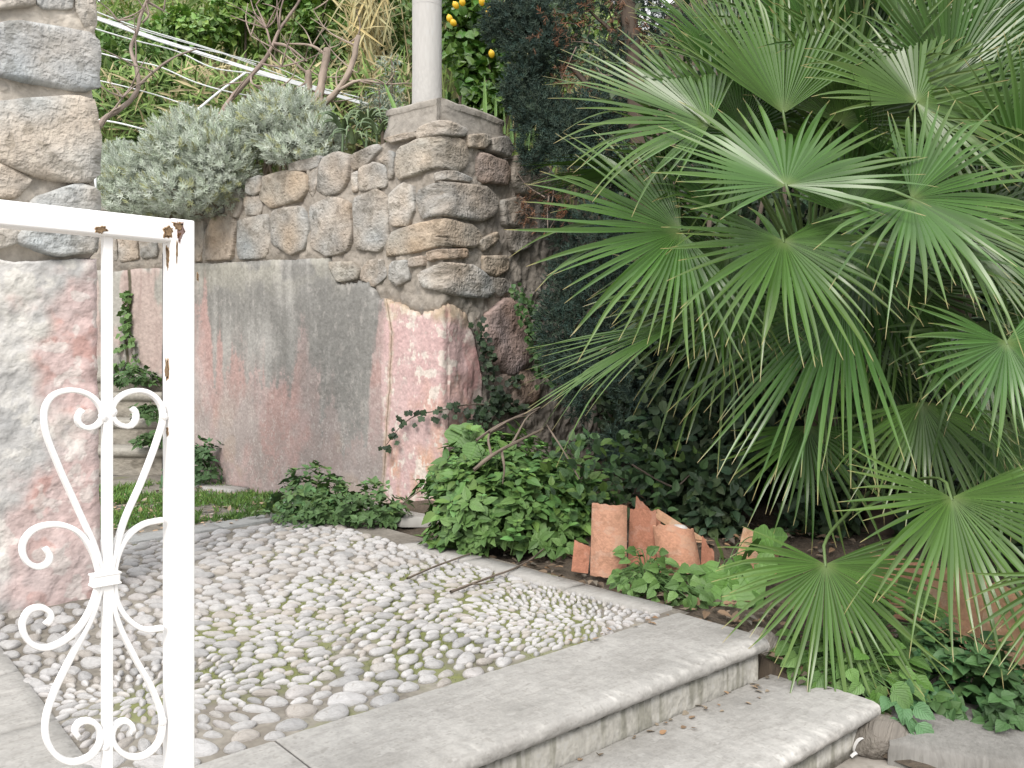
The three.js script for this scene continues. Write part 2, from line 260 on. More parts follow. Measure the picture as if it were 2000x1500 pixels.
// a stone slab with soft worn edges; prof is [v, y] pairs from back to front
function sweepSlab(u0, u1, prof, n, jit, tile = 0.9, skew = 0) {
  const b = new MB(); let acc = [0]; for (let k = 1; k < prof.length; k++) acc.push(acc[k - 1] + Math.hypot(prof[k][0] - prof[k - 1][0], prof[k][1] - prof[k - 1][1]));
  const ph = rnd() * 50;
  b.grid(n, prof.length - 1, (i, j) => { const k = Math.round(j * (prof.length - 1)), [v, y] = prof[k], u = lerp(u0 + (v - prof[0][0]) * skew, u1 + (v - prof[0][0]) * skew, i); const w = (fbm(u * 8 + ph, k * 0.7, 4) - 0.5) * jit, w2 = (fbm(u * 30 + ph, k * 3.1, 2) - 0.5) * jit * 0.5, ends = (i === 0 || i === 1) ? 0.003 : 0; return [uv(u, v + w + w2, y - ends + (w2) * 0.6), [u * tile + ph, acc[k] * tile + ph]]; });
  const m = prof.length;
  for (let k = 0; k < m; k++) for (let i = 0; i <= n; i++) { const u = lerp(u0, u1, i / n), onNose = m > 9 && k >= 6 && k <= 9 ? 1 : m > 9 && k === 5 ? 0.35 : 0, w = onNose * sstep(0.50, 0.58, fbm(u * 3.1 + ph, 5, 3) * 0.45 + fbm(u * 45 + ph, k * 1.7, 3) * 0.55); b.c.push(0.97 + 0.3 * w, 0.97 + 0.3 * w, 0.97 + 0.3 * w); }
  for (const e of [0, n]) { const c = b.v(uv(e ? u1 : u0, prof.reduce((a, p) => a + p[0], 0) / m, prof.reduce((a, p) => a + p[1], 0) / m), [0, 0], [0.9, 0.9, 0.9]); for (let k = 0; k < m; k++) b.tri(k * (n + 1) + e, ((k + 1) % m) * (n + 1) + e, c); }
  for (let i = 0; i < n; i++) b.quad((m - 1) * (n + 1) + i, (m - 1) * (n + 1) + i + 1, i + 1, i);
  return b.geo();
}
const nose = (vb, vf, y, t) => [[vb, y - t], [vb, y - 0.004], [vb - 0.006, y], [lerp(vb, vf, 0.3), y], [lerp(vb, vf, 0.6), y], [lerp(vb, vf, 0.85), y - 0.001], [vf + 0.03, y - 0.003], [vf + 0.012, y - 0.009], [vf + 0.003, y - 0.02], [vf, y - 0.033], [vf + 0.005, y - 0.047], [vf + 0.017, y - 0.056], [vf + 0.034, y - t]];
{
  const slabV = M.slab.clone(); slabV.vertexColors = true;
  const st = thing('stone_step', 'broad top step of worn grey stone slabs edging the pebble landing', 'step', uv(0.6, 0.2, 0));
  mesh('slab', sweepSlab(-0.286, 1.56, nose(0.443, 0, 0.012, 0.06), 220, 0.007), slabV, st);
  mesh('slab', sweepSlab(-2.6, -0.290, nose(0.443, 0, 0.011, 0.06), 200, 0.007), slabV, st);
  const riser = std([0.43, 0.42, 0.39], { map: colTex(1024, 512, (u, v) => { const a = fbm(u * 5, v * 3, 4), st = fbm(u * 34, v * 2.5, 4, 0), b = fbm(u * 90, v * 60, 3), k = sstep(0.52, 0.66, st * 0.6 + a * 0.4); return mix([1, 0.99, 0.96], [0.50, 0.50, 0.43], k * 0.7).map((x) => x * (0.68 + 0.5 * b)); }), bumpMap: stoneBump, bumpScale: 0.012, roughness: 0.95 });
  mesh('riser', sweepSlab(-2.6, 1.53, [[0.44, -0.33], [0.44, -0.05], [0.036, -0.05], [0.034, -0.09], [0.034, -0.13], [0.034, -0.33]], 60, 0.004), riser, st);
  const s2 = thing('stone_step', 'lower step of worn grey stone with a chipped right end', 'step', uv(0.6, -0.2, -0.155));
  mesh('slab', sweepSlab(-2.6, 1.67, nose(0.034, -0.388, -0.150, 0.06), 330, 0.010), slabV, s2);
  mesh('riser', sweepSlab(-2.6, 1.63, [[0.03, -0.34], [0.03, -0.212], [-0.352, -0.212], [-0.352, -0.34]], 40, 0.006), riser, s2);
  const k = thing('edging_kerb', 'narrow pale stone kerb along the right side of the pebbles', 'kerb', uv(1.5, 1, 0));
  const cuts = [0.5, 1.02, 1.75, 2.3], kp = (v, a) => 1.585 - 0.08 * (v - 0.5) / 1.7 - a;
  for (let i = 0; i < 3; i++) mesh('slab', rimGrid(4, 16, (a, b, e) => { const v = lerp(cuts[i] + 0.003, cuts[i + 1] - 0.003, b); return [uv(kp(v, -0.005 + 0.13 * a) + 0.006 * fbm(v * 20, a * 3, 2), v, e ? -0.03 : 0.016 + 0.003 * i), [a * 0.12 + i, v]]; }).geo(), M.slab, k);
  const fl = thing('paving_slabs', 'pale square paving slabs along the left edge of the pebbles', 'paving', uv(-1.2, 1, 0));
  const vs = [0.447, 1.0, 1.52, 2.36];
  for (let i = 0; i < 3; i++) for (const [a0, a1] of [[-1.32, -0.725], [-1.95, -1.326]]) mesh('slab', rimGrid(13, 13, (a, b, e) => { const u = lerp(a0, a1, a), v = lerp(vs[i] + 0.004, vs[i + 1] - 0.004, b); return [uv(u, v, e ? -0.02 : 0.010 + 0.002 * fbm(u * 4, v * 4, 2) + i * 0.0015), [u * 0.9 + i, v * 0.9]]; }).geo(), M.slab, fl);
  const bs = thing('threshold_slabs', 'flat bluish grey stone strip closing the far end of the pebbles', 'paving', uv(0.6, 3.5, 0));
  for (const [a0, a1] of [[-0.25, 0.16], [0.165, 0.80], [0.805, 1.42]]) mesh('slab', rimGrid(10, 6, (a, b, e) => { const u = lerp(a0, a1, a), v = lerp(3.45, 3.66, b) + 0.12 * (u - 0.5); return [uv(u, v, e ? -0.02 : 0.012 + 0.004 * vn(u * 7, v * 7)), [u, v]]; }).geo(), std([0.43, 0.44, 0.445], { map: M.slab.map, bumpMap: grain, bumpScale: 0.006 }), bs);
  const ws = thing('footing_slab', 'flat pale stone lying at the foot of the pink wall', 'stone', uv(1.3, 4.4, 0));
  mesh('slab', rimGrid(14, 6, (a, b, e) => { const s = lerp(-2.9, -2.06, a); const p = W.at(s, e ? -0.02 : 0.022 + 0.006 * vn(s * 9, b * 4), 0.03 + 0.17 * b * (0.8 + 0.4 * vn(s * 5, 3))); return [p, [s, b * 0.2]]; }).geo(), M.slab, ws);
}
{
  const wf = thing('wall_footing', 'grey stone footing strip between the low plant and the wall corner', 'paving', W.at(-0.8, 0, 0.1));
  for (const [a0, a1] of [[-1.3, -0.66], [-0.655, 0.02]]) mesh('slab', rimGrid(12, 6, (a, b, e) => { const s = lerp(a0, a1, a); return [W.at(s, e ? -0.02 : 0.035 + 0.008 * vn(s * 9, b * 4), 0.0 + 0.34 * b), [s, b * 0.3]]; }).geo(), M.slab, wf);
}
// ---------- the old wall with a corner ----------
const pw = (wall, l) => l.map(([x, y]) => wall.from(x, y));
{
  const g = thing('stone_wall', 'old rubble stone wall with flaking pink and grey plaster turning a corner', 'wall', W.at(0, 0, 0));
  const topPts = [[-5.6, 2.45], ...pw(W, [[400, 402], [500, 352], [600, 318], [690, 290], [760, 268], [862, 245]]), [0.4, 2.66], [0.75, 2.62], [1.2, 2.40], [1.45, 2.28], [2, 2.2], [4.5, 2.1]];
  const top = (s) => polyY(topPts, s) - 0.035 + 0.05 * (fbm(s * 6, 2, 3) - 0.5);
  const ragged = (s) => (s > -0.75 ? 0.16 : 0.07) * (fbm(s * 5, 4, 3) - 0.5) + 0.05 * (fbm(s * 40, 9, 3) - 0.5);
  const tp = [[-5.6, 1.95], ...pw(W, [[385, 515], [645, 504], [650, 530], [668, 551], [705, 552], [735, 575], [745, 592], [790, 606], [861, 596]]), ...pw(W, [[880, 592], [912, 600], [926, 660], [938, 720], [946, 800], [948, 960]])];
  const ptop = (s) => polyY(tp, s) + (s > -1.1 ? ragged(s) : 0.25 * ragged(s));
  const mk = (s, y) => lerp(-0.006, -0.04, s < 0.36 ? sstep(0.03, -0.03, y - ptop(s)) : 0) + 0.035 * (fbm(s * 6, y * 6, 4) - 0.5) + 0.045 * (fbm(s * 24, y * 24, 3) - 0.5);
  const core = new MB().grid(430, 100, (i, j) => { const s = lerp(-3.35, 4.5, i), y = lerp(-0.35, top(s), j); return [W.at(s, y, mk(s, y)), [s * 0.8, y * 0.8]]; });
  core.grid(130, 4, (i, j) => { const s = lerp(-3.35, 4.5, i), t = top(s), c = Math.abs(s) < 0.42 ? 0.12 : 0.42; return [j < 0.99 ? W.at(s, t - 0.02 * j, lerp(mk(s, t), -c, j / 0.75)) : W.at(s, -0.3, -c), [s, j]]; });
  core.grid(6, 40, (i, j) => { const y = lerp(-0.35, top(-3.35), j); return [W.at(-3.35 + (i > 0 && i < 1 ? 0.02 * (vn(i * 9, y * 8) - 0.5) : 0), y, lerp(mk(-3.35, y), -0.42, i)), [i * 0.4, y * 0.8]]; });
  mesh('mortar', core.geo(), M.mortar, g);
  const S = (poly, kind, proud = 0.045, rough = 1) => mesh('stone', stoneGeo(W, pw(W, poly), proud, GR(TINT[kind]), 0.08, rough), M.stone, g);
  S([[483, 352], [511, 342], [514, 372], [500, 382], [484, 378]], 'grey');
  S([[512, 347], [560, 333], [598, 338], [604, 370], [588, 392], [530, 407], [510, 388]], 'tan', 0.05);
  S([[630, 310], [665, 297], [684, 310], [682, 345], [666, 376], [640, 381], [620, 372]], 'warm', 0.055);
  S([[568, 322], [625, 303], [620, 326], [600, 334], [570, 335]], 'grey', 0.03);
  S([[604, 345], [620, 330], [622, 360], [612, 385], [604, 375]], 'warm', 0.02);
  S([[441, 374], [470, 368], [474, 400], [465, 425], [446, 418]], 'grey');
  S([[478, 385], [508, 382], [512, 400], [510, 420], [480, 420]], 'warm', 0.025);
  S([[384, 402], [437, 385], [440, 415], [388, 427]], 'grey');
  S([[418, 427], [452, 415], [463, 440], [452, 505], [400, 509], [404, 450]], 'warm', 0.05);
  S([[382, 435], [402, 432], [400, 470], [394, 508], [380, 510]], 'warm', 0.035);
  S([[468, 431], [525, 418], [529, 470], [521, 503], [467, 506]], 'grey', 0.04);
  S([[535, 413], [590, 402], [604, 440], [597, 485], [570, 498], [531, 476]], 'grey', 0.055);
  S([[606, 402], [650, 385], [684, 395], [690, 450], [680, 490], [640, 500], [610, 482]], 'warm', 0.04);
  S([[692, 387], [740, 371], [757, 386], [760, 468], [742, 490], [696, 486]], 'grey', 0.035);
  S([[763, 382], [790, 358], [808, 365], [812, 410], [800, 440], [768, 442]], 'pale', 0.03);
  S([[705, 330], [735, 318], [756, 325], [757, 365], [704, 374]], 'pale', 0.035);
  S([[690, 341], [702, 335], [701, 372], [690, 376]], 'pale', 0.02);
  S([[780, 292], [820, 272], [856, 268], [900, 271], [914, 290], [912, 325], [890, 337], [850, 327], [815, 342], [777, 352]], 'tan', 0.045);
  S([[688, 303], [735, 282], [746, 290], [716, 326], [690, 332]], 'dark', 0.03);
  S([[742, 315], [764, 296], [772, 300], [768, 345], [760, 350], [758, 324]], 'grey', 0.018);
  S([[752, 272], [814, 258], [818, 268], [770, 282]], 'grey', 0.06);
  S([[820, 250], [870, 238], [908, 252], [905, 268], [862, 265], [820, 273]], 'grey', 0.07);
  S([[910, 264], [945, 262], [955, 275], [945, 290], [911, 288]], 'tan', 0.05);
  S([[957, 271], [985, 266], [1001, 290], [990, 308], [960, 296]], 'grey', 0.06);
  S([[935, 298], [985, 315], [993, 330], [990, 362], [940, 356], [927, 345]], 'red', 0.05, 1.4);
  S([[1000, 306], [1040, 305], [1075, 335], [1085, 365], [1075, 390], [1010, 377], [996, 350]], 'grey', 0.09, 1.3);
  S([[850, 338], [890, 335], [921, 350], [916, 356], [850, 354]], 'pale', 0.035);
  S([[817, 377], [850, 359], [880, 357], [950, 365], [968, 390], [965, 420], [935, 433], [870, 421], [825, 429], [818, 400]], 'warm', 0.06, 1.2);
  S([[757, 457], [800, 441], [865, 427], [925, 440], [938, 465], [930, 484], [865, 481], [800, 496], [757, 501]], 'tan', 0.05);
  S([[802, 506], [828, 500], [831, 518], [802, 523]], 'brick', 0.055, 0.6);
  S([[838, 493], [908, 486], [910, 504], [840, 512]], 'brick', 0.06, 0.6);
  S([[932, 470], [966, 453], [973, 465], [940, 491]], 'tan', 0.04);
  S([[940, 500], [985, 500], [991, 525], [965, 541], [942, 530]], 'tan', 0.05);
  S([[818, 536], [870, 513], [920, 518], [950, 540], [968, 565], [950, 583], [880, 577], [830, 561]], 'pale', 0.065, 1.4);
  S([[955, 540], [985, 545], [1000, 565], [975, 580], [957, 565]], 'dark', 0.03);
  S([[947, 615], [985, 582], [1020, 600], [1042, 650], [1036, 705], [1000, 735], [957, 712], [944, 660]], 'pink', 0.08, 1.7);
  S([[965, 737], [1030, 720], [1050, 750], [1042, 785], [980, 800]], 'red', 0.06, 1.6);
  S([[868, 845], [888, 838], [893, 870], [890, 910], [872, 940], [866, 900]], 'pink', 0.03, 1.2);
  S([[648, 512], [690, 512], [704, 530], [700, 545], [665, 551], [650, 530]], 'tan', 0.04);
  S([[712, 510], [748, 505], [756, 540], [730, 560], [708, 545]], 'warm', 0.012, 1.5);
  S([[766, 512], [796, 508], [800, 545], [780, 560], [764, 545]], 'grey', 0.012, 1.5);
  S([[978, 392], [1012, 384], [1034, 410], [1012, 442], [980, 440]], 'dark', 0.05, 1.5);
  S([[985, 450], [1030, 448], [1040, 480], [1000, 494]], 'dark', 0.05, 1.5);
  S([[1045, 400], [1085, 398], [1090, 440], [1050, 450]], 'dark', 0.05, 1.5);
  S([[326, 440], [372, 432], [374, 502], [328, 506]], 'grey', 0.04);

  // plaster: one sheet from far left round the corner
  const s0 = -5.6, s1 = tp[tp.length - 1][0], y0 = -0.12, y1 = 2.02;
  const bnd = pw(W, [[215, 600], [235, 640], [262, 560], [285, 650], [312, 700], [350, 610], [385, 595], [400, 575], [414, 690], [450, 690], [480, 715], [505, 745], [516, 685], [530, 770], [560, 780], [580, 690], [590, 655], [602, 690], [620, 745], [650, 790], [685, 850], [715, 860], [738, 640], [746, 590], [800, 560], [861, 560]]);
  const [sx1] = W.from(746, 700), [sx2] = W.from(862, 700);
  const crk = pw(W, [[758, 590], [768, 650], [764, 740], [755, 850], [748, 960], [765, 1010]]).map(([s, y]) => [y, s]).reverse();
  const map = colTex(2048, 1024, (a, b) => {
    const s = lerp(s0, s1, a), y = lerp(y0, y1, b), st = fbm(s * 14, y * 1.6, 4), n = fbm(s * 5, y * 5, 5), f = fbm(s * 40, y * 40, 4), sp = fbm(s * 120, y * 90, 2);
    const big = fbm(s * 2.2 + 3, y * 1.2, 4);
    // grey bloom over pink limewash
    let grey = mix([0.28, 0.275, 0.26], [0.40, 0.39, 0.37], n * 1.4 - 0.2); grey = mix(grey, [0.20, 0.197, 0.185], clamp(1.2 * sstep(0.40, 0.68, st * 0.5 + big * 0.6) * sstep(0.35, 1.0, y)) * 0.8);
    grey = mix(grey, [0.44, 0.425, 0.36], 0.5 * sstep(1.5, 1.9, y) * sstep(0.4, 0.6, n));
    let pink = mix([0.40, 0.285, 0.27], [0.50, 0.375, 0.355], n); pink = mix(pink, [0.46, 0.27, 0.24], 0.6 * sstep(0.5, 0.66, fbm(s * 4 + 8, y * 3, 4)));
    const bh = polyY(bnd, s), k = 0.92 * sstep(-0.30, 0.30, bh - y + (st - 0.5) * 0.75 + (n - 0.5) * 0.35 + (f - 0.5) * 0.2);
    const ks = 0.55 * k + 0.45 * sstep(0.46, 0.54, k * 0.62 + 0.38 * (0.5 * f + 0.3 * st + 0.2 * sp) + 0.0);
    let c = mix(grey, pink, ks * (0.40 + 0.42 * sstep(0.38, 0.58, fbm(s * 3.4 + 60, y * 1.8, 4))));
    const low = sstep(0.95, 0.2, y);                                      // dark mottling low on the wall
    c = mix(c, [0.27, 0.235, 0.22], low * 0.75 * sstep(0.45, 0.62, 0.5 * fbm(s * 7 + 5, y * 3.4, 5) + 0.5 * f));
    c = mix(c, [0.40, 0.31, 0.235], low * 0.4 * sstep(0.52, 0.66, fbm(s * 3 + 15, y * 3, 4)));
    if (s > sx1) {                                                        // repaired corner strip: clean pink, flaked to white and ochre
      const inn = sstep(sx1, sx1 + 0.06, s + (n - 0.5) * 0.1);
      let p = mix([0.52, 0.35, 0.345], [0.58, 0.435, 0.42], n);
      p = mix(p, [0.60, 0.36, 0.24], 0.75 * sstep(0.9, 0.3, y + (n - 0.5)) * sstep(0.42, 0.6, fbm(s * 5, y * 2.5 + 9, 4)));
      const band = Math.exp(-(((y - 1.42) / 0.12) ** 2)) + 0.9 * Math.exp(-(((y - 0.95) / 0.16) ** 2) - (((s + 0.1) / 0.14) ** 2)) + 0.45 * low;
      const fl = sstep(0.50, 0.57, fbm(s * 15, y * 15, 5) * 0.7 + fbm(s * 60, y * 30, 2) * 0.3 + (band - 0.55) * 0.16);
      p = mix(p, [0.68, 0.62, 0.56], fl * 0.85);
      p = mix(p, [0.44, 0.35, 0.25], 0.9 * sstep(1.34, 1.46, y + (n - 0.5) * 0.35));
      if (s > sx2 + 0.02) { p = mix(p, [0.44, 0.25, 0.235], 0.7 * sstep(0.45, 0.6, fbm(s * 6 + 3, y * 6, 4))); p = mix(p, [0.36, 0.33, 0.30], 0.7 * sstep(0.5, 0.62, fbm(s * 5 + 20, y * 4, 4))); }
      c = mix(c, p, inn);
      const cs = polyY(crk, y) + 0.02 * (fbm(y * 9, 1, 3) - 0.5), dc = Math.abs(s - cs);
      c = mix(c, [0.46, 0.36, 0.25], 0.5 * sstep(0.035, 0.008, dc + 0.02 * (f - 0.5))); c = mix(c, [0.16, 0.12, 0.08], sstep(0.006, 0.002, dc) * 0.8);
    }
    const sc = sstep(0.66, 0.72, fbm(s * 22 + 40, y * 14, 5)); c = mix(c, [0.52, 0.49, 0.46], sc * 0.22);
    c = mix(c, [0.55, 0.50, 0.47], 0.4 * sstep(0.60, 0.70, 0.6 * fbm(s * 34 + 9, y * 12, 4) + 0.4 * sp) * sstep(1.3, 0.4, y));
    return c.map((x) => x * (0.64 + 0.46 * f + 0.24 * sp));
  }, false);
  const bump = bumpTex(1024, 512, (a, b) => { const s = lerp(s0, s1, a), y = lerp(y0, y1, b); let h = 0.5 * fbm(s * 10, y * 10, 4) + 0.3 * fbm(s * 60, y * 60, 3); if (s > sx1) { const cs = polyY(crk, y) + 0.02 * (fbm(y * 9, 1, 3) - 0.5); h -= 0.4 * sstep(0.012, 0.003, Math.abs(s - cs)); h += 0.2 * fbm(s * 25, y * 25, 4); } return h + 0.2; }, false);
  const pk = (s, y) => 0.008 + 0.02 * (fbm(s * 2.2, y * 2.2, 3) - 0.5) + (s > 0.06 ? 0.05 * (fbm(s * 8, y * 8, 3) - 0.5) : 0);
  const cols = 420, sh = new MB(); const ss = []; for (let i = 0; i <= cols; i++) ss.push(i < 200 ? lerp(-3.34, -1.15, i / 200) : lerp(-1.15, s1, (i - 200) / 220));
  sh.grid(cols, 40, (i, j) => { const s = ss[Math.round(i * cols)], t = ptop(s), y = lerp(y0, t, Math.min(1, j / 0.975)), end = j > 0.99 || i === 1 || i === 0; return [W.at(s, y, end ? -0.05 : pk(s, y)), [(s - s0) / (s1 - s0), (y - y0) / (y1 - y0)]]; });
  mesh('plaster', sh.geo(), std([1, 1, 1], { map, bumpMap: bump, bumpScale: 0.012, roughness: 0.95 }), g);

  // pedestal on the corner and the round column on it
  const pd = thing('corner_pedestal', 'weathered concrete block with a pitched edge on the wall corner', 'pedestal', W.at(0, 2.7, 0));
  const pl = (a, b, y) => { const p = W.at(-a, y, 0), q = W.at(0, y, 0), r = W.at(b, y, 0); return v3(p.x + r.x - q.x, y, p.z + r.z - q.z); };
  const ring = (lo, y, seg) => { const c = [[lo, lo], [lo, 0.68], [0.50, 0.68], [0.50, lo]], o = []; c.forEach((p, i) => { const n = c[(i + 1) % 4]; for (let k = 0; k < seg; k++) { const a = lerp(p[0], n[0], k / seg), b2 = lerp(p[1], n[1], k / seg), w = 0.030 * (fbm(a * 9 + y * 9, b2 * 9, 4) - 0.5); o.push(pl(a + w, b2 + w, y + w)); } }); return o; };
  const pg = new MB(), levels = [[-0.055, 2.70], [-0.045, 2.745], [-0.012, 2.79], [-0.004, 2.85], [-0.012, 2.858], [-0.03, 2.862], [-0.032, 2.895], [-0.02, 2.905]], seg = 12;
  let acc = 0; for (const [lo, y] of levels) { const r = ring(lo, y, seg); r.forEach((p, i) => pg.v(p, [i / seg * 0.55, y * 0.9])); }
  for (let l = 0; l + 1 < levels.length; l++) for (let i = 0; i < seg * 4; i++) { const a = l * seg * 4 + i, a2 = l * seg * 4 + (i + 1) % (seg * 4); pg.quad(a, a2, a2 + seg * 4, a + seg * 4); }
  const ctr = pg.v(pl(0.25, 0.34, 2.91), [0, 0]); for (let i = 0; i < seg * 4; i++) pg.tri((levels.length - 1) * seg * 4 + i, (levels.length - 1) * seg * 4 + (i + 1) % (seg * 4), ctr);
  mesh('block', pg.geo(), std([0.42, 0.40, 0.37], { map: stoneMap, bumpMap: stoneBump, bumpScale: 0.014, roughness: 0.95 }), pd);
  const cb = at(834, 400, 6.15), col = thing('concrete_column', 'smooth pale grey round column standing on the wall corner', 'column', v3(cb.x, 2.88, cb.z));
  const prof = [[0.111, 2.88], [0.1085, 3.0], [0.107, 3.2], [0.107, 3.645], [0.1055, 3.65], [0.107, 3.655], [0.106, 4.6], [0.105, 5.6], [0.0, 5.6]];
  const cg = new THREE.LatheGeometry(prof.map(([r, y]) => new THREE.Vector2(r, y)), 40); cg.translate(cb.x, 0, cb.z);
  mesh('shaft', cg, M.concrete, col);
}
// ---------- the wall behind the garden stairs ----------
const W2 = makeWall([-3.728, 9.25], [-0.98, 0.2], [0.323, -0.946], [-0.2, -0.98], [-0.946, -0.323], 0.03);
{
  const g = thing('stone_wall', 'stained plaster wall with an ivy filled crack at the head of the garden stairs', 'wall', W2.at(0, 0, 0));
  const pt = (s) => 2.08 + 0.05 * (fbm(s * 6, 3, 3) - 0.5), mk = (s, y) => lerp(-0.006, -0.05, sstep(0.03, -0.03, y - pt(s))) + 0.035 * (fbm(s * 6 + 9, y * 6, 4) - 0.5) + 0.04 * (fbm(s * 24, y * 24, 3) - 0.5);
  const core = new MB().grid(80, 60, (i, j) => { const s = lerp(-2.4, 1.42, i), y = lerp(-0.2, 2.52, j); return [W2.at(s, y, mk(s, y)), [s * 0.8, y * 0.8]]; });
  core.grid(60, 1, (i, j) => { const s = lerp(-2.4, 1.42, i); return [W2.at(s, 2.52, j ? -0.35 : mk(s, 2.52)), [s, j * 0.3]]; });
  mesh('mortar', core.geo(), M.mortar, g);
  const S = (poly, kind, proud = 0.04, rough = 1) => mesh('stone', stoneGeo(W2, pw(W2, poly), proud, GR(TINT[kind]), 0.08, rough), M.stone, g);
  S([[232, 462], [268, 456], [272, 505], [236, 512]], 'warm'); S([[275, 470], [306, 452], [309, 500], [278, 505]], 'dark'); S([[196, 455], [228, 462], [230, 508], [198, 512]], 'grey'); S([[240, 425], [290, 420], [300, 446], [244, 452]], 'grey');
  S([[194, 388], [212, 383], [228, 397], [223, 413], [198, 413]], 'pale', 0.14, 1.4); S([[195, 418], [232, 420], [236, 450], [198, 450]], 'warm');
  const s0 = -2.4, s1 = 1.42, y0 = -0.1, y1 = 2.15, ck = pw(W2, [[252, 520], [256, 600], [248, 660], [254, 745]]).map(([s, y]) => [y, s]).reverse();
  const cut = (s, y) => Math.abs(s - polyY(ck, y) + 0.03 * (fbm(y * 12, 2, 3) - 0.5));
  const map = colTex(768, 512, (a, b) => { const s = lerp(s0, s1, a), y = lerp(y0, y1, b), n = fbm(s * 5 + 3, y * 5, 5), st = fbm(s * 11, y * 1.4 + 7, 4), f = fbm(s * 40, y * 40, 4); let c = mix([0.30, 0.29, 0.265], [0.44, 0.43, 0.39], n); c = mix(c, [0.17, 0.165, 0.15], 0.8 * sstep(0.48, 0.62, st)); c = mix(c, [0.49, 0.36, 0.33], 0.6 * sstep(0.56, 0.68, fbm(s * 4 + 30, y * 1.6, 4) + 0.10 * sstep(1.8, 1.1, y))); c = mix(c, [0.10, 0.09, 0.06], sstep(0.028, 0.010, cut(s, y))); return c.map((x) => x * (0.74 + 0.5 * f)); }, false);
  const bump = bumpTex(512, 512, (a, b) => { const s = lerp(s0, s1, a), y = lerp(y0, y1, b); return 0.2 + 0.5 * fbm(s * 10, y * 10, 4) + 0.3 * fbm(s * 50, y * 50, 3) - 0.5 * sstep(0.03, 0.008, cut(s, y)); }, false);
  mesh('plaster', new MB().grid(70, 40, (i, j) => { const s = lerp(s0, s1, i), y = lerp(y0, pt(s), Math.min(1, j / 0.975)); return [W2.at(s, y, j > 0.99 ? -0.05 : 0.008 + 0.02 * (fbm(s * 2.2, y * 2.2, 3) - 0.5)), [(s - s0) / (s1 - s0), (y - y0) / (y1 - y0)]]; }).geo(), std([1, 1, 1], { map, bumpMap: bump, bumpScale: 0.014, roughness: 0.95 }), g);
}
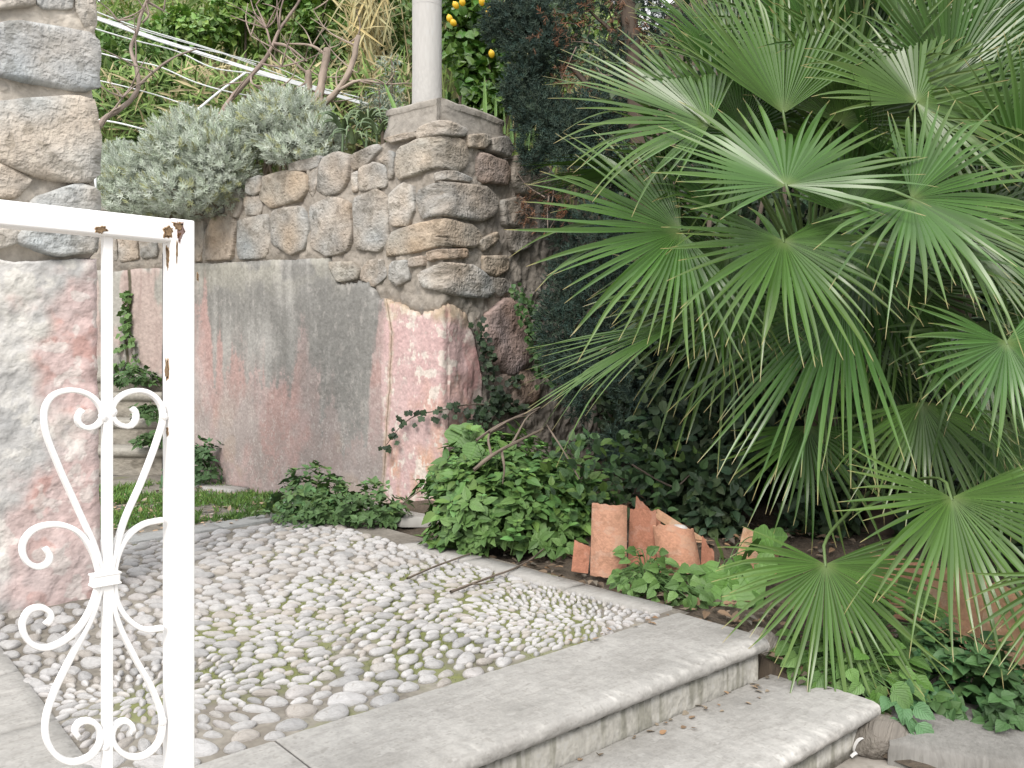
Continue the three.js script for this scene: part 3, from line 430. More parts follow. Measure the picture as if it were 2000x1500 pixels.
// ---------- the gate pillar on the left ----------
{
  const g = thing('gate_pillar', 'rough stone pillar with peeling pink plaster behind the white gate', 'pillar', P.at(0, 0, 0));
  const mk = (s, y) => lerp(-0.045, -0.004, sstep(1.52, 1.62, y)) + 0.045 * (fbm(s * 7 + 40, y * 7, 4) - 0.5) + 0.03 * (fbm(s * 26, y * 26, 3) - 0.5);
  const core = new MB().grid(70, 100, (i, j) => { const s = lerp(-1.4, 0.6, i), y = lerp(-0.2, 3.4, j); return [P.at(s, y, mk(s, y)), [s * 0.8 + 0.3, y * 0.8]]; });
  core.grid(2, 2, (i, j) => [uv(lerp(-1.7, -0.3, i), lerp(2.42, 3.0, j), 3.38), [i, j]]);
  mesh('mortar', core.geo(), std([0.62, 0.585, 0.53], { map: M.mortar.map, bumpMap: stoneBump, bumpScale: 0.03, roughness: 0.96 }), g);
  const S = (poly, kind, proud = 0.045, rough = 1.2) => mesh('stone', stoneGeo(P, pw(P, poly), proud, mix(TINT[kind], [0.70, 0.685, 0.655], 0.62), 0.08, rough), M.stone, g);
  S([[-120, 75], [30, 40], [150, 62], [186, 70], [187, 172], [150, 180], [60, 160], [-120, 130]], 'blue', 0.07, 0.9);
  S([[-100, 212], [40, 195], [150, 190], [184, 200], [187, 340], [160, 362], [70, 345], [-20, 310], [-100, 300]], 'cream', 0.06);
  S([[-90, 318], [0, 322], [60, 352], [30, 386], [-90, 390]], 'grey', 0.03);
  S([[110, 372], [150, 360], [186, 372], [187, 430], [40, 418], [70, 385]], 'pale', 0.05);
  S([[36, 458], [70, 438], [186, 448], [188, 492], [110, 500], [40, 476]], 'pale', 0.055);
  S([[-100, 446], [28, 448], [34, 474], [-20, 492], [-100, 494]], 'cream', 0.04);
  S([[-80, -90], [60, -80], [66, 8], [20, 14], [-80, 24]], 'cream', 0.03, 1.6);
  S([[70, -90], [150, -80], [140, 14], [90, 18], [72, 0]], 'grey', 0.02, 1.6);
  S([[146, -70], [187, -70], [188, 48], [164, 52], [148, 20]], 'cream', 0.05);
  const s0 = -1.4, s1 = 0.3, y0 = -0.15, y1 = 1.62;
  const tp = pw(P, [[-300, 512], [0, 505], [80, 512], [186, 506]]), ptop = (s) => Math.min(1.6, polyY(tp, s)) + 0.03 * (fbm(s * 12, 3, 3) - 0.5);
  const map = colTex(768, 1024, (a, b) => {
    const s = lerp(s0, s1, a), y = lerp(y0, y1, b), n = fbm(s * 6 + 3, y * 6, 5), f = fbm(s * 45, y * 45, 4), q = fbm(s * 3.2 + 11, y * 2.6, 4);
    let c = mix([0.42, 0.42, 0.415], [0.62, 0.605, 0.58], n * 1.5 - 0.25); c = mix(c, [0.66, 0.64, 0.59], 0.7 * sstep(0.5, 0.62, fbm(s * 9 + 2, y * 9, 5)));
    const toEdge = sstep(-0.62, -0.05, s), k = sstep(0.47, 0.62, q * 0.5 + toEdge * 0.40 + 0.12 * sstep(1.5, 0.3, y) + (n - 0.5) * 0.3);
    let pink = mix([0.54, 0.385, 0.365], [0.60, 0.49, 0.47], n); pink = mix(pink, [0.50, 0.27, 0.23], 0.6 * sstep(0.54, 0.66, fbm(s * 8 + 21, y * 8, 4)));
    c = mix(c, pink, k * 0.95); c = mix(c, [0.70, 0.68, 0.64], 0.5 * sstep(0.60, 0.68, fbm(s * 13 + 31, y * 13, 4)));
    c = mix(c, [0.33, 0.33, 0.33], 0.7 * sstep(0.50, 0.60, fbm(s * 3.4 + 50, y * 3.4, 4)) * (1 - 0.75 * toEdge));
    return c.map((x) => x * (0.78 + 0.4 * f));
  }, false);
  const bump = bumpTex(768, 1024, (a, b) => { const s = lerp(s0, s1, a), y = lerp(y0, y1, b); return 0.65 * fbm(s * 12 + 8, y * 12, 5) + 0.35 * fbm(s * 50, y * 50, 3) - 0.12 * sstep(0.6, 0.76, fbm(s * 16 + 3, y * 16, 3)); }, false);
  const sh = new MB(); sh.grid(80, 90, (i, j) => { const s = lerp(s0, s1, i), y = lerp(y0, ptop(s), Math.min(1, j / 0.985)); return [P.at(s, y, j > 0.995 ? -0.05 : 0.012 + 0.05 * (fbm(s * 4, y * 4, 4) - 0.5) + 0.02 * (fbm(s * 18, y * 18, 3) - 0.5)), [(s - s0) / (s1 - s0), (y - y0) / (y1 - y0)]]; });
  mesh('plaster', sh.geo(), std([1, 1, 1], { map, bumpMap: bump, bumpScale: 0.014, roughness: 0.95 }), g);
}
// ---------- garden steps beyond the landing ----------
{
  const st = thing('garden_stairs', 'narrow grey stone stairs climbing beside the wall beyond the gate', 'stairs', v3(-3.8, 0, -7.9));
  for (let k = 0; k < 4; k++) {
    const d0 = 7.9 + 0.36 * k, y = [0.26, 0.50, 0.75, 0.93][k], q = (a, h, b) => v3(lerp((322 - CX) / F * d0, -4.9, b) + 0.03 * (a + k * 0.3), h, -(d0 + a + 0.06 * b));
    const pf = [[k === 3 ? 1.2 : 0.4, y - 0.09], [k === 3 ? 1.2 : 0.4, y - 0.004], [0.2, y], [0.03, y], [0.006, y - 0.012], [0, y - 0.04], [0.01, y - 0.07], [0.035, y - 0.085]];
    mesh('tread', new MB().grid(14, pf.length - 1, (i, j) => { const [a, h] = pf[Math.round(j * (pf.length - 1))], w = 0.012 * (fbm(i * 12 + k * 3, j * 5, 3) - 0.5); return [q(a + w, h + w * 0.4, i), [i * 1.4 + k, a + h]]; }).geo(), std([0.42, 0.405, 0.37], { map: M.slab.map, bumpMap: grain, bumpScale: 0.01 }), st);
    mesh('riser', new MB().grid(10, 3, (i, j) => [q(0.04 + 0.012 * vn(i * 9, j * 3), lerp(y - 0.26, y - 0.08, j), i), [i * 1.2 + k, j * 0.2]]).geo(), std([0.36, 0.34, 0.30], { map: stoneMap, bumpMap: stoneBump, bumpScale: 0.02 }), st);
  }
}
// ---------- the planted bed on the right and the hillside behind ----------
const bedY = (x, d) => {
  const [u, v] = toUV(v3(x, 0, -d));
  let h = lerp(-0.30, -0.01, sstep(-0.75, 0.45, v));
  const edge = 2.55 - 0.62 * sstep(0.45, 1.2, v);
  h += 0.16 * sstep(edge - 0.12, edge + 0.25, u) + 0.12 * sstep(edge + 0.4, edge + 2, u);
  return h + 0.05 * (fbm(x * 5, d * 5, 4) - 0.5) + 1.25 * Math.max(0, u - 4.1);
};
let hillAt, behindWall;
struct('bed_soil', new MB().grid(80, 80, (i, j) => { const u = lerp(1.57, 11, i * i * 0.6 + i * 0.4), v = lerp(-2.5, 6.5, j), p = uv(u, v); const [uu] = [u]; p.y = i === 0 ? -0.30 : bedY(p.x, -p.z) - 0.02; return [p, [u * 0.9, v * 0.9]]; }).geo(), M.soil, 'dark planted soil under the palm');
{
  const nb = [0.583, 0.8125], nr = [-0.796, 0.606];    // directions behind the two faces
  const behind = (x, d) => Math.min((x + 0.489) * nb[0] + (d - 5.85) * nb[1], (x + 0.489) * nr[0] + (d - 5.85) * nr[1]);
  const b = new MB(), n = 110, idx = [];
  const hillY = (x, d) => { const q = Math.max(0, behind(x, d)); return 2.2 + 0.12 * Math.min(q, 1.2) + 1.15 * Math.max(0, q - 1.8) + 0.3 * (fbm(x * 0.7, d * 0.7, 4) - 0.5) * sstep(1, 2, q); };
  hillAt = hillY; behindWall = behind;
  for (let j = 0; j <= n; j++) for (let i = 0; i <= n; i++) { const x = lerp(-16, 16, i / n), d = lerp(5.4, 32, (j / n) ** 1.4), q = behind(x, d); idx.push(q > 0.26 ? b.v(v3(x, hillY(x, d), -d), [x * 0.6, d * 0.6]) : -1); }
  for (let j = 0; j < n; j++) for (let i = 0; i < n; i++) { const a = idx[j * (n + 1) + i], c = idx[j * (n + 1) + i + 1], e = idx[(j + 1) * (n + 1) + i + 1], f = idx[(j + 1) * (n + 1) + i]; const xm = lerp(-16, 16, (i + 0.5) / n), dm = lerp(5.4, 32, ((j + 0.5) / n) ** 1.4); if (dm < 9.75 && xm / dm < -0.395) continue; if (a >= 0 && c >= 0 && e >= 0) b.tri(a, c, e); if (a >= 0 && e >= 0 && f >= 0) b.tri(a, e, f); }
  struct('hillside', b.geo(), std([0.17, 0.19, 0.08], { map: M.soil.map, roughness: 1 }), 'overgrown hillside behind the wall');
}
// ---------- the white iron gate ----------
{
  const UG = [0.7256, 0.688], NG = [0.688, -0.7256];    // along the leaf, out of its front face
  const C = [(350 - CX) / F * 1.6, 1.6];
  const gp = (px, py) => { const o = (px - CX) / F, t = (o * C[1] - C[0]) / (UG[0] - o * UG[1]), d = C[1] + UG[1] * t; return [t, EYE + (HZ - py) / F * d]; };
  const G = (t, y, k = 0) => v3(C[0] + UG[0] * t + NG[0] * k, y, -(C[1] + UG[1] * t + NG[1] * k));
  const yaw = Math.atan2(UG[1], UG[0]);
  const g = thing('iron_gate', 'white painted iron garden gate with scrolls and rust at its corner', 'gate', G(0, 0, 0));
  const bar = (name, t, y, w, h, d, r = 0.003) => { const m = mesh(name, new RoundedBoxGeometry(w, h, d, 3, r), M.paint, g); const p = G(t, y, 0); m.position.copy(p).sub(g.position); m.rotation.y = yaw; return m; };
  const top = gp(350, 432)[1] + 0.001, W2 = 0.045, rightT = gp(349, 700)[0];
  bar('stile', rightT, (top + 0.06) / 2, W2, top - 0.06, 0.044, 0.004);
  const leftT = rightT - 0.95, rb = gp(20, 439)[1];
  const rh = 0.042; bar('top_rail', (leftT + rightT) / 2, top - rh / 2 - 0.0012, rightT - leftT - W2 + 0.012, rh, 0.0425, 0.004);
  bar('bottom_rail', (leftT + rightT) / 2, 0.11, rightT - leftT - W2 + 0.012, 0.04, 0.04, 0.004);
  bar('stile', leftT, (top + 0.06) / 2, W2, top - 0.06, 0.042, 0.004);
  const bt = gp(209, 700)[0]; bar('upright_bar', bt, (top - rh + 0.13) / 2, 0.0165, top - rh - 0.13 + 0.004, 0.0165, 0.002);
  // scrolls: flat bar bent along a drawn curve
  const scroll = (pts) => {
    const c = new THREE.CatmullRomCurve3(pts.map(([x, y]) => { const [t, yy] = gp(x, y); return v3(t, yy, 0); }), false, 'centripetal'), n = 70, b = new MB(), ht = 0.0043, hw = 0.0085;
    const prof = [[-ht, -hw + 0.0015], [-ht + 0.0015, -hw], [ht - 0.0015, -hw], [ht, -hw + 0.0015], [ht, hw - 0.0015], [ht - 0.0015, hw], [-ht + 0.0015, hw], [-ht, hw - 0.0015]];
    b.grid(8, n, (i, j) => { const p = c.getPointAt(j), T = c.getTangentAt(j), q = prof[Math.round(i * 8) % 8]; return [G(p.x - T.y * q[0], p.y + T.x * q[0], q[1]), [i * 0.1, j]]; });
    for (const e of [0, n]) { const s = e * 9; for (let k = 1; k < 7; k++) b.tri(s, s + k, s + k + 1); }
    const m = mesh('scroll', b.geo(), M.paint, g); return m;
  };
  scroll([[200, 1125], [186, 1072], [150, 990], [112, 905], [88, 838], [88, 795], [105, 771], [140, 762], [175, 772], [196, 795], [200, 815], [188, 831], [168, 836], [153, 826], [152, 811], [161, 800]]);
  scroll([[216, 1125], [225, 1080], [241, 1020], [276, 940], [306, 860], [318, 815], [313, 790], [298, 772], [278, 763], [258, 764], [238, 772], [222, 788], [218, 808], [225, 824], [241, 832], [257, 831], [265, 818], [264, 804], [258, 797]]);
  scroll([[196, 1128], [181, 1080], [156, 1042], [125, 1026], [92, 1025], [64, 1035], [46, 1057], [44, 1080], [55, 1099], [75, 1107], [92, 1100], [97, 1086], [88, 1070]]);
  scroll([[220, 1128], [231, 1080], [250, 1046], [280, 1024], [318, 1015]]);
  scroll([[196, 1130], [176, 1190], [150, 1230], [116, 1256], [86, 1265], [60, 1256], [45, 1233], [45, 1210], [58, 1191], [80, 1186], [97, 1196], [98, 1210], [88, 1220]]);
  scroll([[220, 1130], [230, 1180], [254, 1213], [284, 1229], [318, 1226]]);
  scroll([[201, 1130], [180, 1200], [140, 1280], [106, 1350], [89, 1405], [91, 1445], [110, 1475], [140, 1488], [172, 1479], [191, 1458], [196, 1434], [188, 1415], [170, 1407], [153, 1412], [146, 1427], [154, 1440]]);
  scroll([[216, 1130], [225, 1200], [261, 1280], [299, 1350], [317, 1408], [309, 1450], [284, 1474], [256, 1478], [231, 1464], [218, 1440], [225, 1416], [243, 1407], [257, 1417], [259, 1431]]);
  const [ct, cy] = gp(205, 1130); const col = bar('collar', ct, cy, 0.046, 0.020, 0.027, 0.004); bar('collar', ct, cy + 0.009, 0.049, 0.004, 0.029, 0.002); bar('collar', ct, cy - 0.009, 0.049, 0.004, 0.029, 0.002);
  const weld = (x, y) => { const [t, yy] = gp(x, y), s = new THREE.SphereGeometry(0.007, 10, 8), p = s.attributes.position; for (let i = 0; i < p.count; i++) { const f = 0.8 + 0.5 * vn(p.getX(i) * 400 + x, p.getY(i) * 400 + p.getZ(i) * 300); p.setXYZ(i, p.getX(i) * f, p.getY(i) * f * 1.2, p.getZ(i) * f); } s.computeVertexNormals(); const m = mesh('weld', s, M.paint, g); m.position.copy(G(t, yy, 0.004)).sub(g.position); };
  weld(199, 815); weld(219, 805); weld(318, 815); weld(205, 1455); weld(317, 1408);
  // rust scabs and lifted paint, thin crusts on the faces of the tubes
  const scab = (face, pts, m = M.rust, th = 0.0012) => {
    const P2 = (t, y, k) => face === 'front' ? G(t, y, 0.0217 + k) : G(rightT - W2 / 2 - k, y, t);
    const q = pts.map(([x, y]) => { if (face === 'front') return gp(x, y); const f = clamp((x - 316) / 17); return [lerp(-0.020, 0.020, f), gp(330, y)[1]]; });
    const n = 34, cx = q.reduce((a, p) => a + p[0], 0) / q.length, cy2 = q.reduce((a, p) => a + p[1], 0) / q.length, b = new MB(), ph = rnd() * 50, ci = b.v(P2(cx, cy2, th), [0.5, 0.5]);
    for (const [f, k] of [[0.7, th], [1, th * 0.4], [1.02, -0.0006]]) for (let i = 0; i < n; i++) { const a = i / n * q.length, i0 = Math.floor(a), w = a - i0, p = q[i0], o = q[(i0 + 1) % q.length], s = f * (0.72 + 0.55 * vn(i * 0.8 + ph, 2)); const t = cx + (lerp(p[0], o[0], w) - cx) * s, y = cy2 + (lerp(p[1], o[1], w) - cy2) * s; b.v(P2(face === 'front' ? t : clamp(t, -0.0195, 0.0195), y, k * (0.5 + vn(i + ph, 7))), [t * 20, y * 20]); }
    for (let i = 0; i < n; i++) { b.tri(ci, 1 + i, 1 + (i + 1) % n); for (let r = 0; r < 2; r++) b.quad(1 + r * n + i, 1 + r * n + (i + 1) % n, 1 + (r + 1) * n + (i + 1) % n, 1 + (r + 1) * n + i); }
    mesh('rust_patch', b.geo(), m, g);
  };
  const och = std([0.74, 0.52, 0.30], { map: M.rust.map, bumpMap: grain, bumpScale: 0.004, roughness: 1 }), pinkish = std([0.66, 0.47, 0.42], { map: M.rust.map, bumpMap: grain, bumpScale: 0.003, roughness: 0.9 });
  scab('front', [[338, 438], [350, 440], [352, 456], [346, 470], [340, 480], [337, 462]], pinkish, 0.0008);
  scab('front', [[308, 447], [322, 444], [330, 452], [326, 466], [312, 465]], och); scab('front', [[328, 437], [342, 436], [350, 444], [344, 455], [332, 450]], och);
  scab('front', [[335, 474], [338, 470], [339, 500], [336, 520], [334, 500]], och, 0.0007);
  scab('front', [[337, 458], [346, 455], [343, 464], [338, 468]], M.rust);
  scab('side', [[323, 484], [329, 480], [330, 508], [327, 528], [324, 515]], och); scab('side', [[322, 705], [328, 698], [330, 728], [326, 748], [321, 730]], och);
  scab('side', [[323, 836], [328, 834], [329, 848], [324, 852]], och, 0.0008);
  scab('front', [[176, 446], [196, 444], [202, 453], [190, 459], [178, 455]], och, 0.0008); scab('front', [[376, 532], [379, 538], [378, 552], [374, 545]], och, 0.0008);
}
// ---------- foliage building blocks ----------
// a leaf: base at the origin, along +Y, upper side +Z; outline(t) gives half width
function leafGeo(len, wid, outline, { fold = 0.25, curl = 0.15, n = 6, wave = 0 } = {}) {
  const b = new MB();
  for (const side of [-1, 1]) b.grid(1, n, (i, j) => {
    const w = outline(j) * wid * (1 + (wave ? wave * (Math.round(j * n) % 2 ? 1 : -1) * (j > 0.05 && j < 0.95 ? 1 : 0) : 0)), x = side * i * w, y = j * len, z = i * w * fold - curl * len * j * j;
    return [v3(x, y, z), [0.5 + side * i * 0.5, j]];
  });
  return b.geo();
}
const ovate = (t) => Math.pow(Math.sin(Math.PI * Math.pow(clamp(t, 0, 1), 0.72)), 0.85) * (1 - 0.25 * t);
const lance = (t) => Math.sin(Math.PI * Math.pow(t, 0.6)) * 0.9;
const blade = (t) => (0.35 + 0.65 * Math.min(1, t * 4)) * Math.pow(1 - t, 0.55);
function lobed(len, wid, ang = 5) {                     // a flat lobed leaf (ivy, mallow, vine)
  const b = new MB(), n = 26, c = b.v(v3(0, 0.12 * len, 0.03 * len), [0.5, 0.2]);
  for (let i = 0; i <= n; i++) { const a = -Math.PI * 0.94 + i / n * Math.PI * 1.88, r = ((ang > 5 ? 0.86 : 0.70) + (ang > 5 ? 0.14 : 0.30) * Math.pow(Math.abs(Math.cos(a * ang / 2)), 1.2)) * (0.74 + 0.26 * Math.cos(a)); b.v(v3(Math.sin(a) * r * wid, 0.22 * len + Math.cos(a) * r * len * 0.78, -0.10 * len * r * r), [0.5 + 0.4 * Math.sin(a), 0.5 + 0.4 * Math.cos(a)]); }
  for (let i = 0; i < n; i++) b.tri(c, 2 + i, 1 + i);
  return b.geo();
}
const basis = new THREE.Matrix4();
function leafMatrix(p, dir, nor, s, out = new THREE.Matrix4()) {   // leaf at p, pointing along dir, upper side towards nor
  const y = dir.clone().normalize(), z = nor.clone().addScaledVector(y, -nor.dot(y)); if (z.lengthSq() < 1e-6) z.set(0.3, 0.5, 0.8).addScaledVector(y, -0.3); z.normalize();
  const x = y.clone().cross(z);
  return out.makeBasis(x, y, z).scale(v3(s, s, s)).setPosition(p);
}
const rdir = (up = 0) => { const a = rr(0, Math.PI * 2), z = rr(-1, 1), r = Math.sqrt(1 - z * z); return v3(Math.cos(a) * r, z + up, Math.sin(a) * r).normalize(); };
const jig = (v, a) => v.clone().add(rdir().multiplyScalar(a)).normalize();
function instanced(name, geo, m, mats, parent, colour) {
  const o = new THREE.InstancedMesh(geo, m, mats.length); mats.forEach((x, i) => { const q = x.clone(); if (parent.isGroup) q.premultiply(basis.makeTranslation(-parent.position.x, -parent.position.y, -parent.position.z)); o.setMatrixAt(i, q); if (colour) o.setColorAt(i, colour(i)); });
  o.name = parent === scene ? numbered(name) : name; o.castShadow = o.receiveShadow = true; o.userData.kind = 'stuff'; parent.add(o); return o;
}
const tone = (base, dv = 0.25, dh = 0.15) => () => { const k = 1 + rr(-dv, dv), h = rr(-dh, dh); return rgb(base[0] * k * (1 + h), base[1] * k, base[2] * k * (1 - h)); };
// leaves of a plant: the ones that show largest as parts of their own, the rest as one part
function leaves(parent, items, geos, mats, most, colour, name = 'leaf') {
  items.forEach((e) => { e.pos = new V3().setFromMatrixPosition(e.m); e.k = e.pos.z > -0.2 ? 0 : 1 / -e.pos.z; });
  items.sort((a, b) => b.k - a.k);
  const near = items.slice(0, most), rest = items.slice(most);
  for (const e of near) { const o = mesh(name, pick(geos), pick(mats), parent); o.matrix.copy(e.m); o.matrix.decompose(o.position, o.quaternion, o.scale); o.position.sub(parent.position); }
  if (rest.length) instanced(name === 'leaf' ? 'foliage' : name + '_mass', geos[0], new THREE.MeshPhysicalMaterial({ color: 0xffffff, roughness: 0.6, side: THREE.DoubleSide }), rest.map((e) => e.m), parent, colour);
}
// rosettes of opposite leaves over a mound, like nettles and mercury
function mound(c, rx, ry, rz, n, size, per = 5, power = 1) {
  const out = [];
  for (let k = 0; k < n; k++) {
    const d = rdir(0.35); if (d.y < -0.1) d.y *= -0.4; d.normalize();
    const q = Math.pow(rnd(), 0.22), w = 0.55 + 0.85 * fbm(d.x * 2.6 + c.x * 3, d.z * 2.6 + d.y * 2.2, 3), p = v3(c.x + d.x * rx * q * w, c.y + d.y * ry * q * w, c.z + d.z * rz * q * w);
    const N = v3(d.x / rx, d.y / ry + 0.55 / ry, d.z / rz).normalize(), ax = jig(N, 0.35), a0 = rr(0, 6.28), t1 = jig(rdir(), 0.1).cross(ax).normalize(), t2 = ax.clone().cross(t1);
    for (let i = 0; i < per; i++) { const a = a0 + i * 2.4, el = rr(-0.05, 0.6), dir = t1.clone().multiplyScalar(Math.cos(a)).addScaledVector(t2, Math.sin(a)).multiplyScalar(Math.cos(el)).addScaledVector(ax, Math.sin(el)); out.push({ m: leafMatrix(p.clone().addScaledVector(dir, size * 0.12), dir, jig(ax, 0.25), size * rr(0.4, 1.3) * (i > 2 ? 0.8 : 1)), q }); }
  }
  return out;
}
const gm = (cols, o = {}) => cols.map((c) => leafMat(c, { roughness: 0.55, ...o }));
const G1 = gm([[0.105, 0.21, 0.05], [0.125, 0.24, 0.06], [0.085, 0.175, 0.042], [0.15, 0.27, 0.075]]);
const GB = gm([[0.10, 0.22, 0.038], [0.085, 0.19, 0.035], [0.12, 0.245, 0.05]]);
const GD = gm([[0.028, 0.062, 0.026], [0.035, 0.075, 0.03], [0.022, 0.05, 0.022]]);
const LF = { nettle: [leafGeo(1, 0.33, ovate, { fold: 0.22, curl: 0.14, n: 8, wave: 0.07 }), leafGeo(1, 0.27, ovate, { fold: 0.3, curl: 0.2, n: 8, wave: 0.08 }), leafGeo(1, 0.33, ovate, { fold: 0.2, curl: 0.1, n: 8, wave: 0.06 })], ivy: [lobed(1, 0.85, 5), lobed(1, 0.75, 5)], mallow: [lobed(1, 0.95, 7), lobed(1, 0.85, 6)], broad: [leafGeo(1, 0.46, ovate, { fold: 0.22, curl: 0.25, n: 9, wave: 0.05 }), leafGeo(1, 0.42, ovate, { fold: 0.3, curl: 0.35, n: 9, wave: 0.06 })] };

// ---------- green plants along the wall and the kerb ----------
{
  const p1 = onY(1000, 1080), g = thing('nettle_clump', 'large clump of bright green nettles spilling over the kerb beside the wall corner', 'plant', v3(p1.x + 0.02, 0, p1.z - 0.26));
  const c = g.position.clone();
  const items = [...mound(v3(c.x, 0.08, c.z), 0.53, 0.43, 0.40, 560, 0.082, 6), ...mound(v3(c.x - 0.16, 0.28, c.z - 0.18), 0.38, 0.36, 0.28, 260, 0.08, 6), ...mound(v3(c.x - 0.05, 0.02, c.z + 0.12), 0.52, 0.14, 0.26, 120, 0.06), ...mound(v3(c.x + 0.34, 0.12, c.z + 0.02), 0.22, 0.22, 0.24, 90, 0.07)];
  leaves(g, items, LF.nettle, G1, 295, tone([0.095, 0.19, 0.045], 0.3));
  const shoots = []; for (let k = 0; k < 46; k++) { const d = rdir(0.5), e = rr(0.85, 1.15), b0 = v3(c.x + d.x * 0.5 * e, Math.max(0.04, 0.08 + Math.abs(d.y) * 0.42 * e), c.z + d.z * 0.36 * e), up = jig(v3(d.x * 0.4, 1, d.z * 0.4), 0.3), L = rr(0.08, 0.2); mesh('stem', branchGeo([b0.clone().addScaledVector(up, -0.1), b0, b0.clone().addScaledVector(up, L)], 0.003, 0.0015, 4), leafMat([0.12, 0.2, 0.07]), g); for (let j = 0; j < 5; j++) { const a = j * 1.57 + k, pp = b0.clone().addScaledVector(up, L * j / 4), dr = v3(Math.cos(a), 0.25, Math.sin(a)); for (const q of [1, -1]) shoots.push({ m: leafMatrix(pp, v3(dr.x * q, dr.y, dr.z * q), jig(up, 0.3), 0.075 * (1.1 - j * 0.17)) }); } }
  leaves(g, shoots, LF.nettle, GB, 0, tone([0.125, 0.25, 0.06], 0.25), 'shoot');
  for (let k = 0; k < 26; k++) { const d = rdir(0.8); mesh('stem', branchGeo([v3(c.x + rr(-0.15, 0.15), 0, c.z + rr(-0.12, 0.12)), v3(c.x + d.x * 0.2, 0.2, c.z + d.z * 0.15), v3(c.x + d.x * 0.4, 0.18 + d.y * 0.22, c.z + d.z * 0.28)], 0.004, 0.002, 5), leafMat([0.10, 0.19, 0.06]), g); }
  const p2 = onY(640, 1030), g2 = thing('mercury_clump', 'low dense green plant growing at the foot of the grey and pink wall', 'plant', v3(p2.x, 0, p2.z - 0.16)); const c2 = g2.position;
  leaves(g2, [...mound(v3(c2.x + 0.12, 0.02, c2.z), 0.40, 0.26, 0.24, 240, 0.055), ...mound(v3(c2.x - 0.20, 0.06, c2.z - 0.15), 0.30, 0.30, 0.22, 170, 0.052), ...mound(v3(c2.x - 0.05, 0.02, c2.z), 0.52, 0.16, 0.28, 110, 0.05)], LF.nettle, gm([[0.085, 0.17, 0.05], [0.10, 0.195, 0.06], [0.07, 0.145, 0.042]]), 290, tone([0.085, 0.165, 0.05], 0.3));
  const w3 = W.at(-2.55, 0, 0.12), g3 = thing('weed_clump', 'loose green weed against the wall just right of the gate stile', 'plant', v3(w3.x, 0, w3.z));
  leaves(g3, [...mound(v3(w3.x - 0.1, 0.06, w3.z), 0.26, 0.34, 0.16, 95, 0.06), ...mound(v3(w3.x + 0.02, 0.26, w3.z), 0.15, 0.16, 0.1, 22, 0.055)], LF.nettle, gm([[0.06, 0.13, 0.045], [0.08, 0.165, 0.06]]), 200, tone([0.065, 0.14, 0.05]));
  const p4 = onY(915, 850 + 200), vl = thing('vine_seedling', 'few large bright lobed leaves hanging at the wall corner above the nettles', 'plant', v3(-0.28, 0.35, -5.3));
  const big = [[895, 905, 5.05, 0.17], [925, 845, 5.2, 0.15], [905, 850, 5.15, 0.13], [940, 900, 5.05, 0.13], [880, 925, 5.0, 0.11], [1000, 910, 5.0, 0.12], [955, 930, 4.95, 0.11], [930, 880, 5.0, 0.1], [985, 945, 4.9, 0.1]];
  for (const [x, y, d, s] of big) { const p = at(x, y - 12, d), o = mesh('leaf', pick(LF.mallow), pick(GB), vl); const m = leafMatrix(p, v3(rr(-0.7, 0.4), -0.8, 0.35), v3(rr(-0.3, 0.3), 0.5, 0.85), s); m.decompose(o.position, o.quaternion, o.scale); o.position.sub(vl.position); }
  mesh('stem', branchGeo([at(900, 960, 5.2), at(905, 890, 5.15), at(925, 845, 5.2)], 0.006, 0.003, 5), leafMat([0.1, 0.16, 0.06]), vl);
  // ivy on the corner
  const ivy = thing('ivy_vine', 'dark ivy creeping over the pink wall corner with thin woody runners', 'climber', W.at(0.3, 0.3, 0.05));
  const runs = [[[975, 800], [955, 760], [940, 700], [925, 655], [918, 620]], [[950, 790], [900, 790], [862, 800], [820, 812], [790, 835], [765, 868]], [[960, 800], [960, 770], [990, 745], [1010, 740]], [[935, 830], [945, 800], [985, 790], [1005, 800]], [[890, 880], [905, 840], [930, 810], [950, 770]]];
  const mI = gm([[0.025, 0.055, 0.022], [0.035, 0.075, 0.028], [0.02, 0.042, 0.02]]);
  runs.forEach((r, ri) => {
    const pts = r.map(([x, y]) => { const [s, yy] = W.from(x, y); return W.at(s, yy, 0.055); });
    mesh('runner', branchGeo(pts, 0.007, 0.003, 5), M.bark, ivy);
    const c = new THREE.CatmullRomCurve3(pts), n = [70, 46, 26, 60, 60][ri];
    for (let k = 0; k < n; k++) { const p = c.getPointAt(rnd()).add(v3(rr(-0.05, 0.05), rr(-0.05, 0.05), rr(-0.01, 0.05))), o = mesh('leaf', pick(LF.ivy), pick(mI), ivy), s = rr(0.028, 0.048); leafMatrix(p, v3(rr(-1, 1), rr(-1, 0.4), 0.2), jig(v3(0.3, 0.3, 0.9), 0.5), s).decompose(o.position, o.quaternion, o.scale); o.position.sub(ivy.position); }
  });
  const cr = thing('creeper', 'small leaved bright creeper hanging down the end of the rubble wall', 'climber', at(1045, 650, 6.2));
  const crl = []; for (let k = 0; k < 260; k++) { const t = rnd(), p = at(lerp(1005, 1062, Math.pow(t, 0.7)) + rr(-14, 22), lerp(560, 745, t) + rr(-16, 16), 6.15 + rr(-0.12, 0.1)); crl.push({ m: leafMatrix(p, rdir(-0.4), jig(v3(0, 0.4, 0.8), 0.5), rr(0.03, 0.05)) }); }
  leaves(cr, crl, LF.broad, gm([[0.055, 0.13, 0.03], [0.075, 0.17, 0.04], [0.04, 0.09, 0.028]]), 120, tone([0.055, 0.125, 0.035]));
  mesh('stem', branchGeo([at(1010, 560, 6.25), at(1035, 620, 6.2), at(1055, 740, 6.2)], 0.006, 0.003, 5), M.bark, cr);
  const iw = thing('wall_ivy', 'narrow trail of green ivy rising in the wall crack behind the gate', 'climber', W2.at(-0.5, 0.95, 0.05));
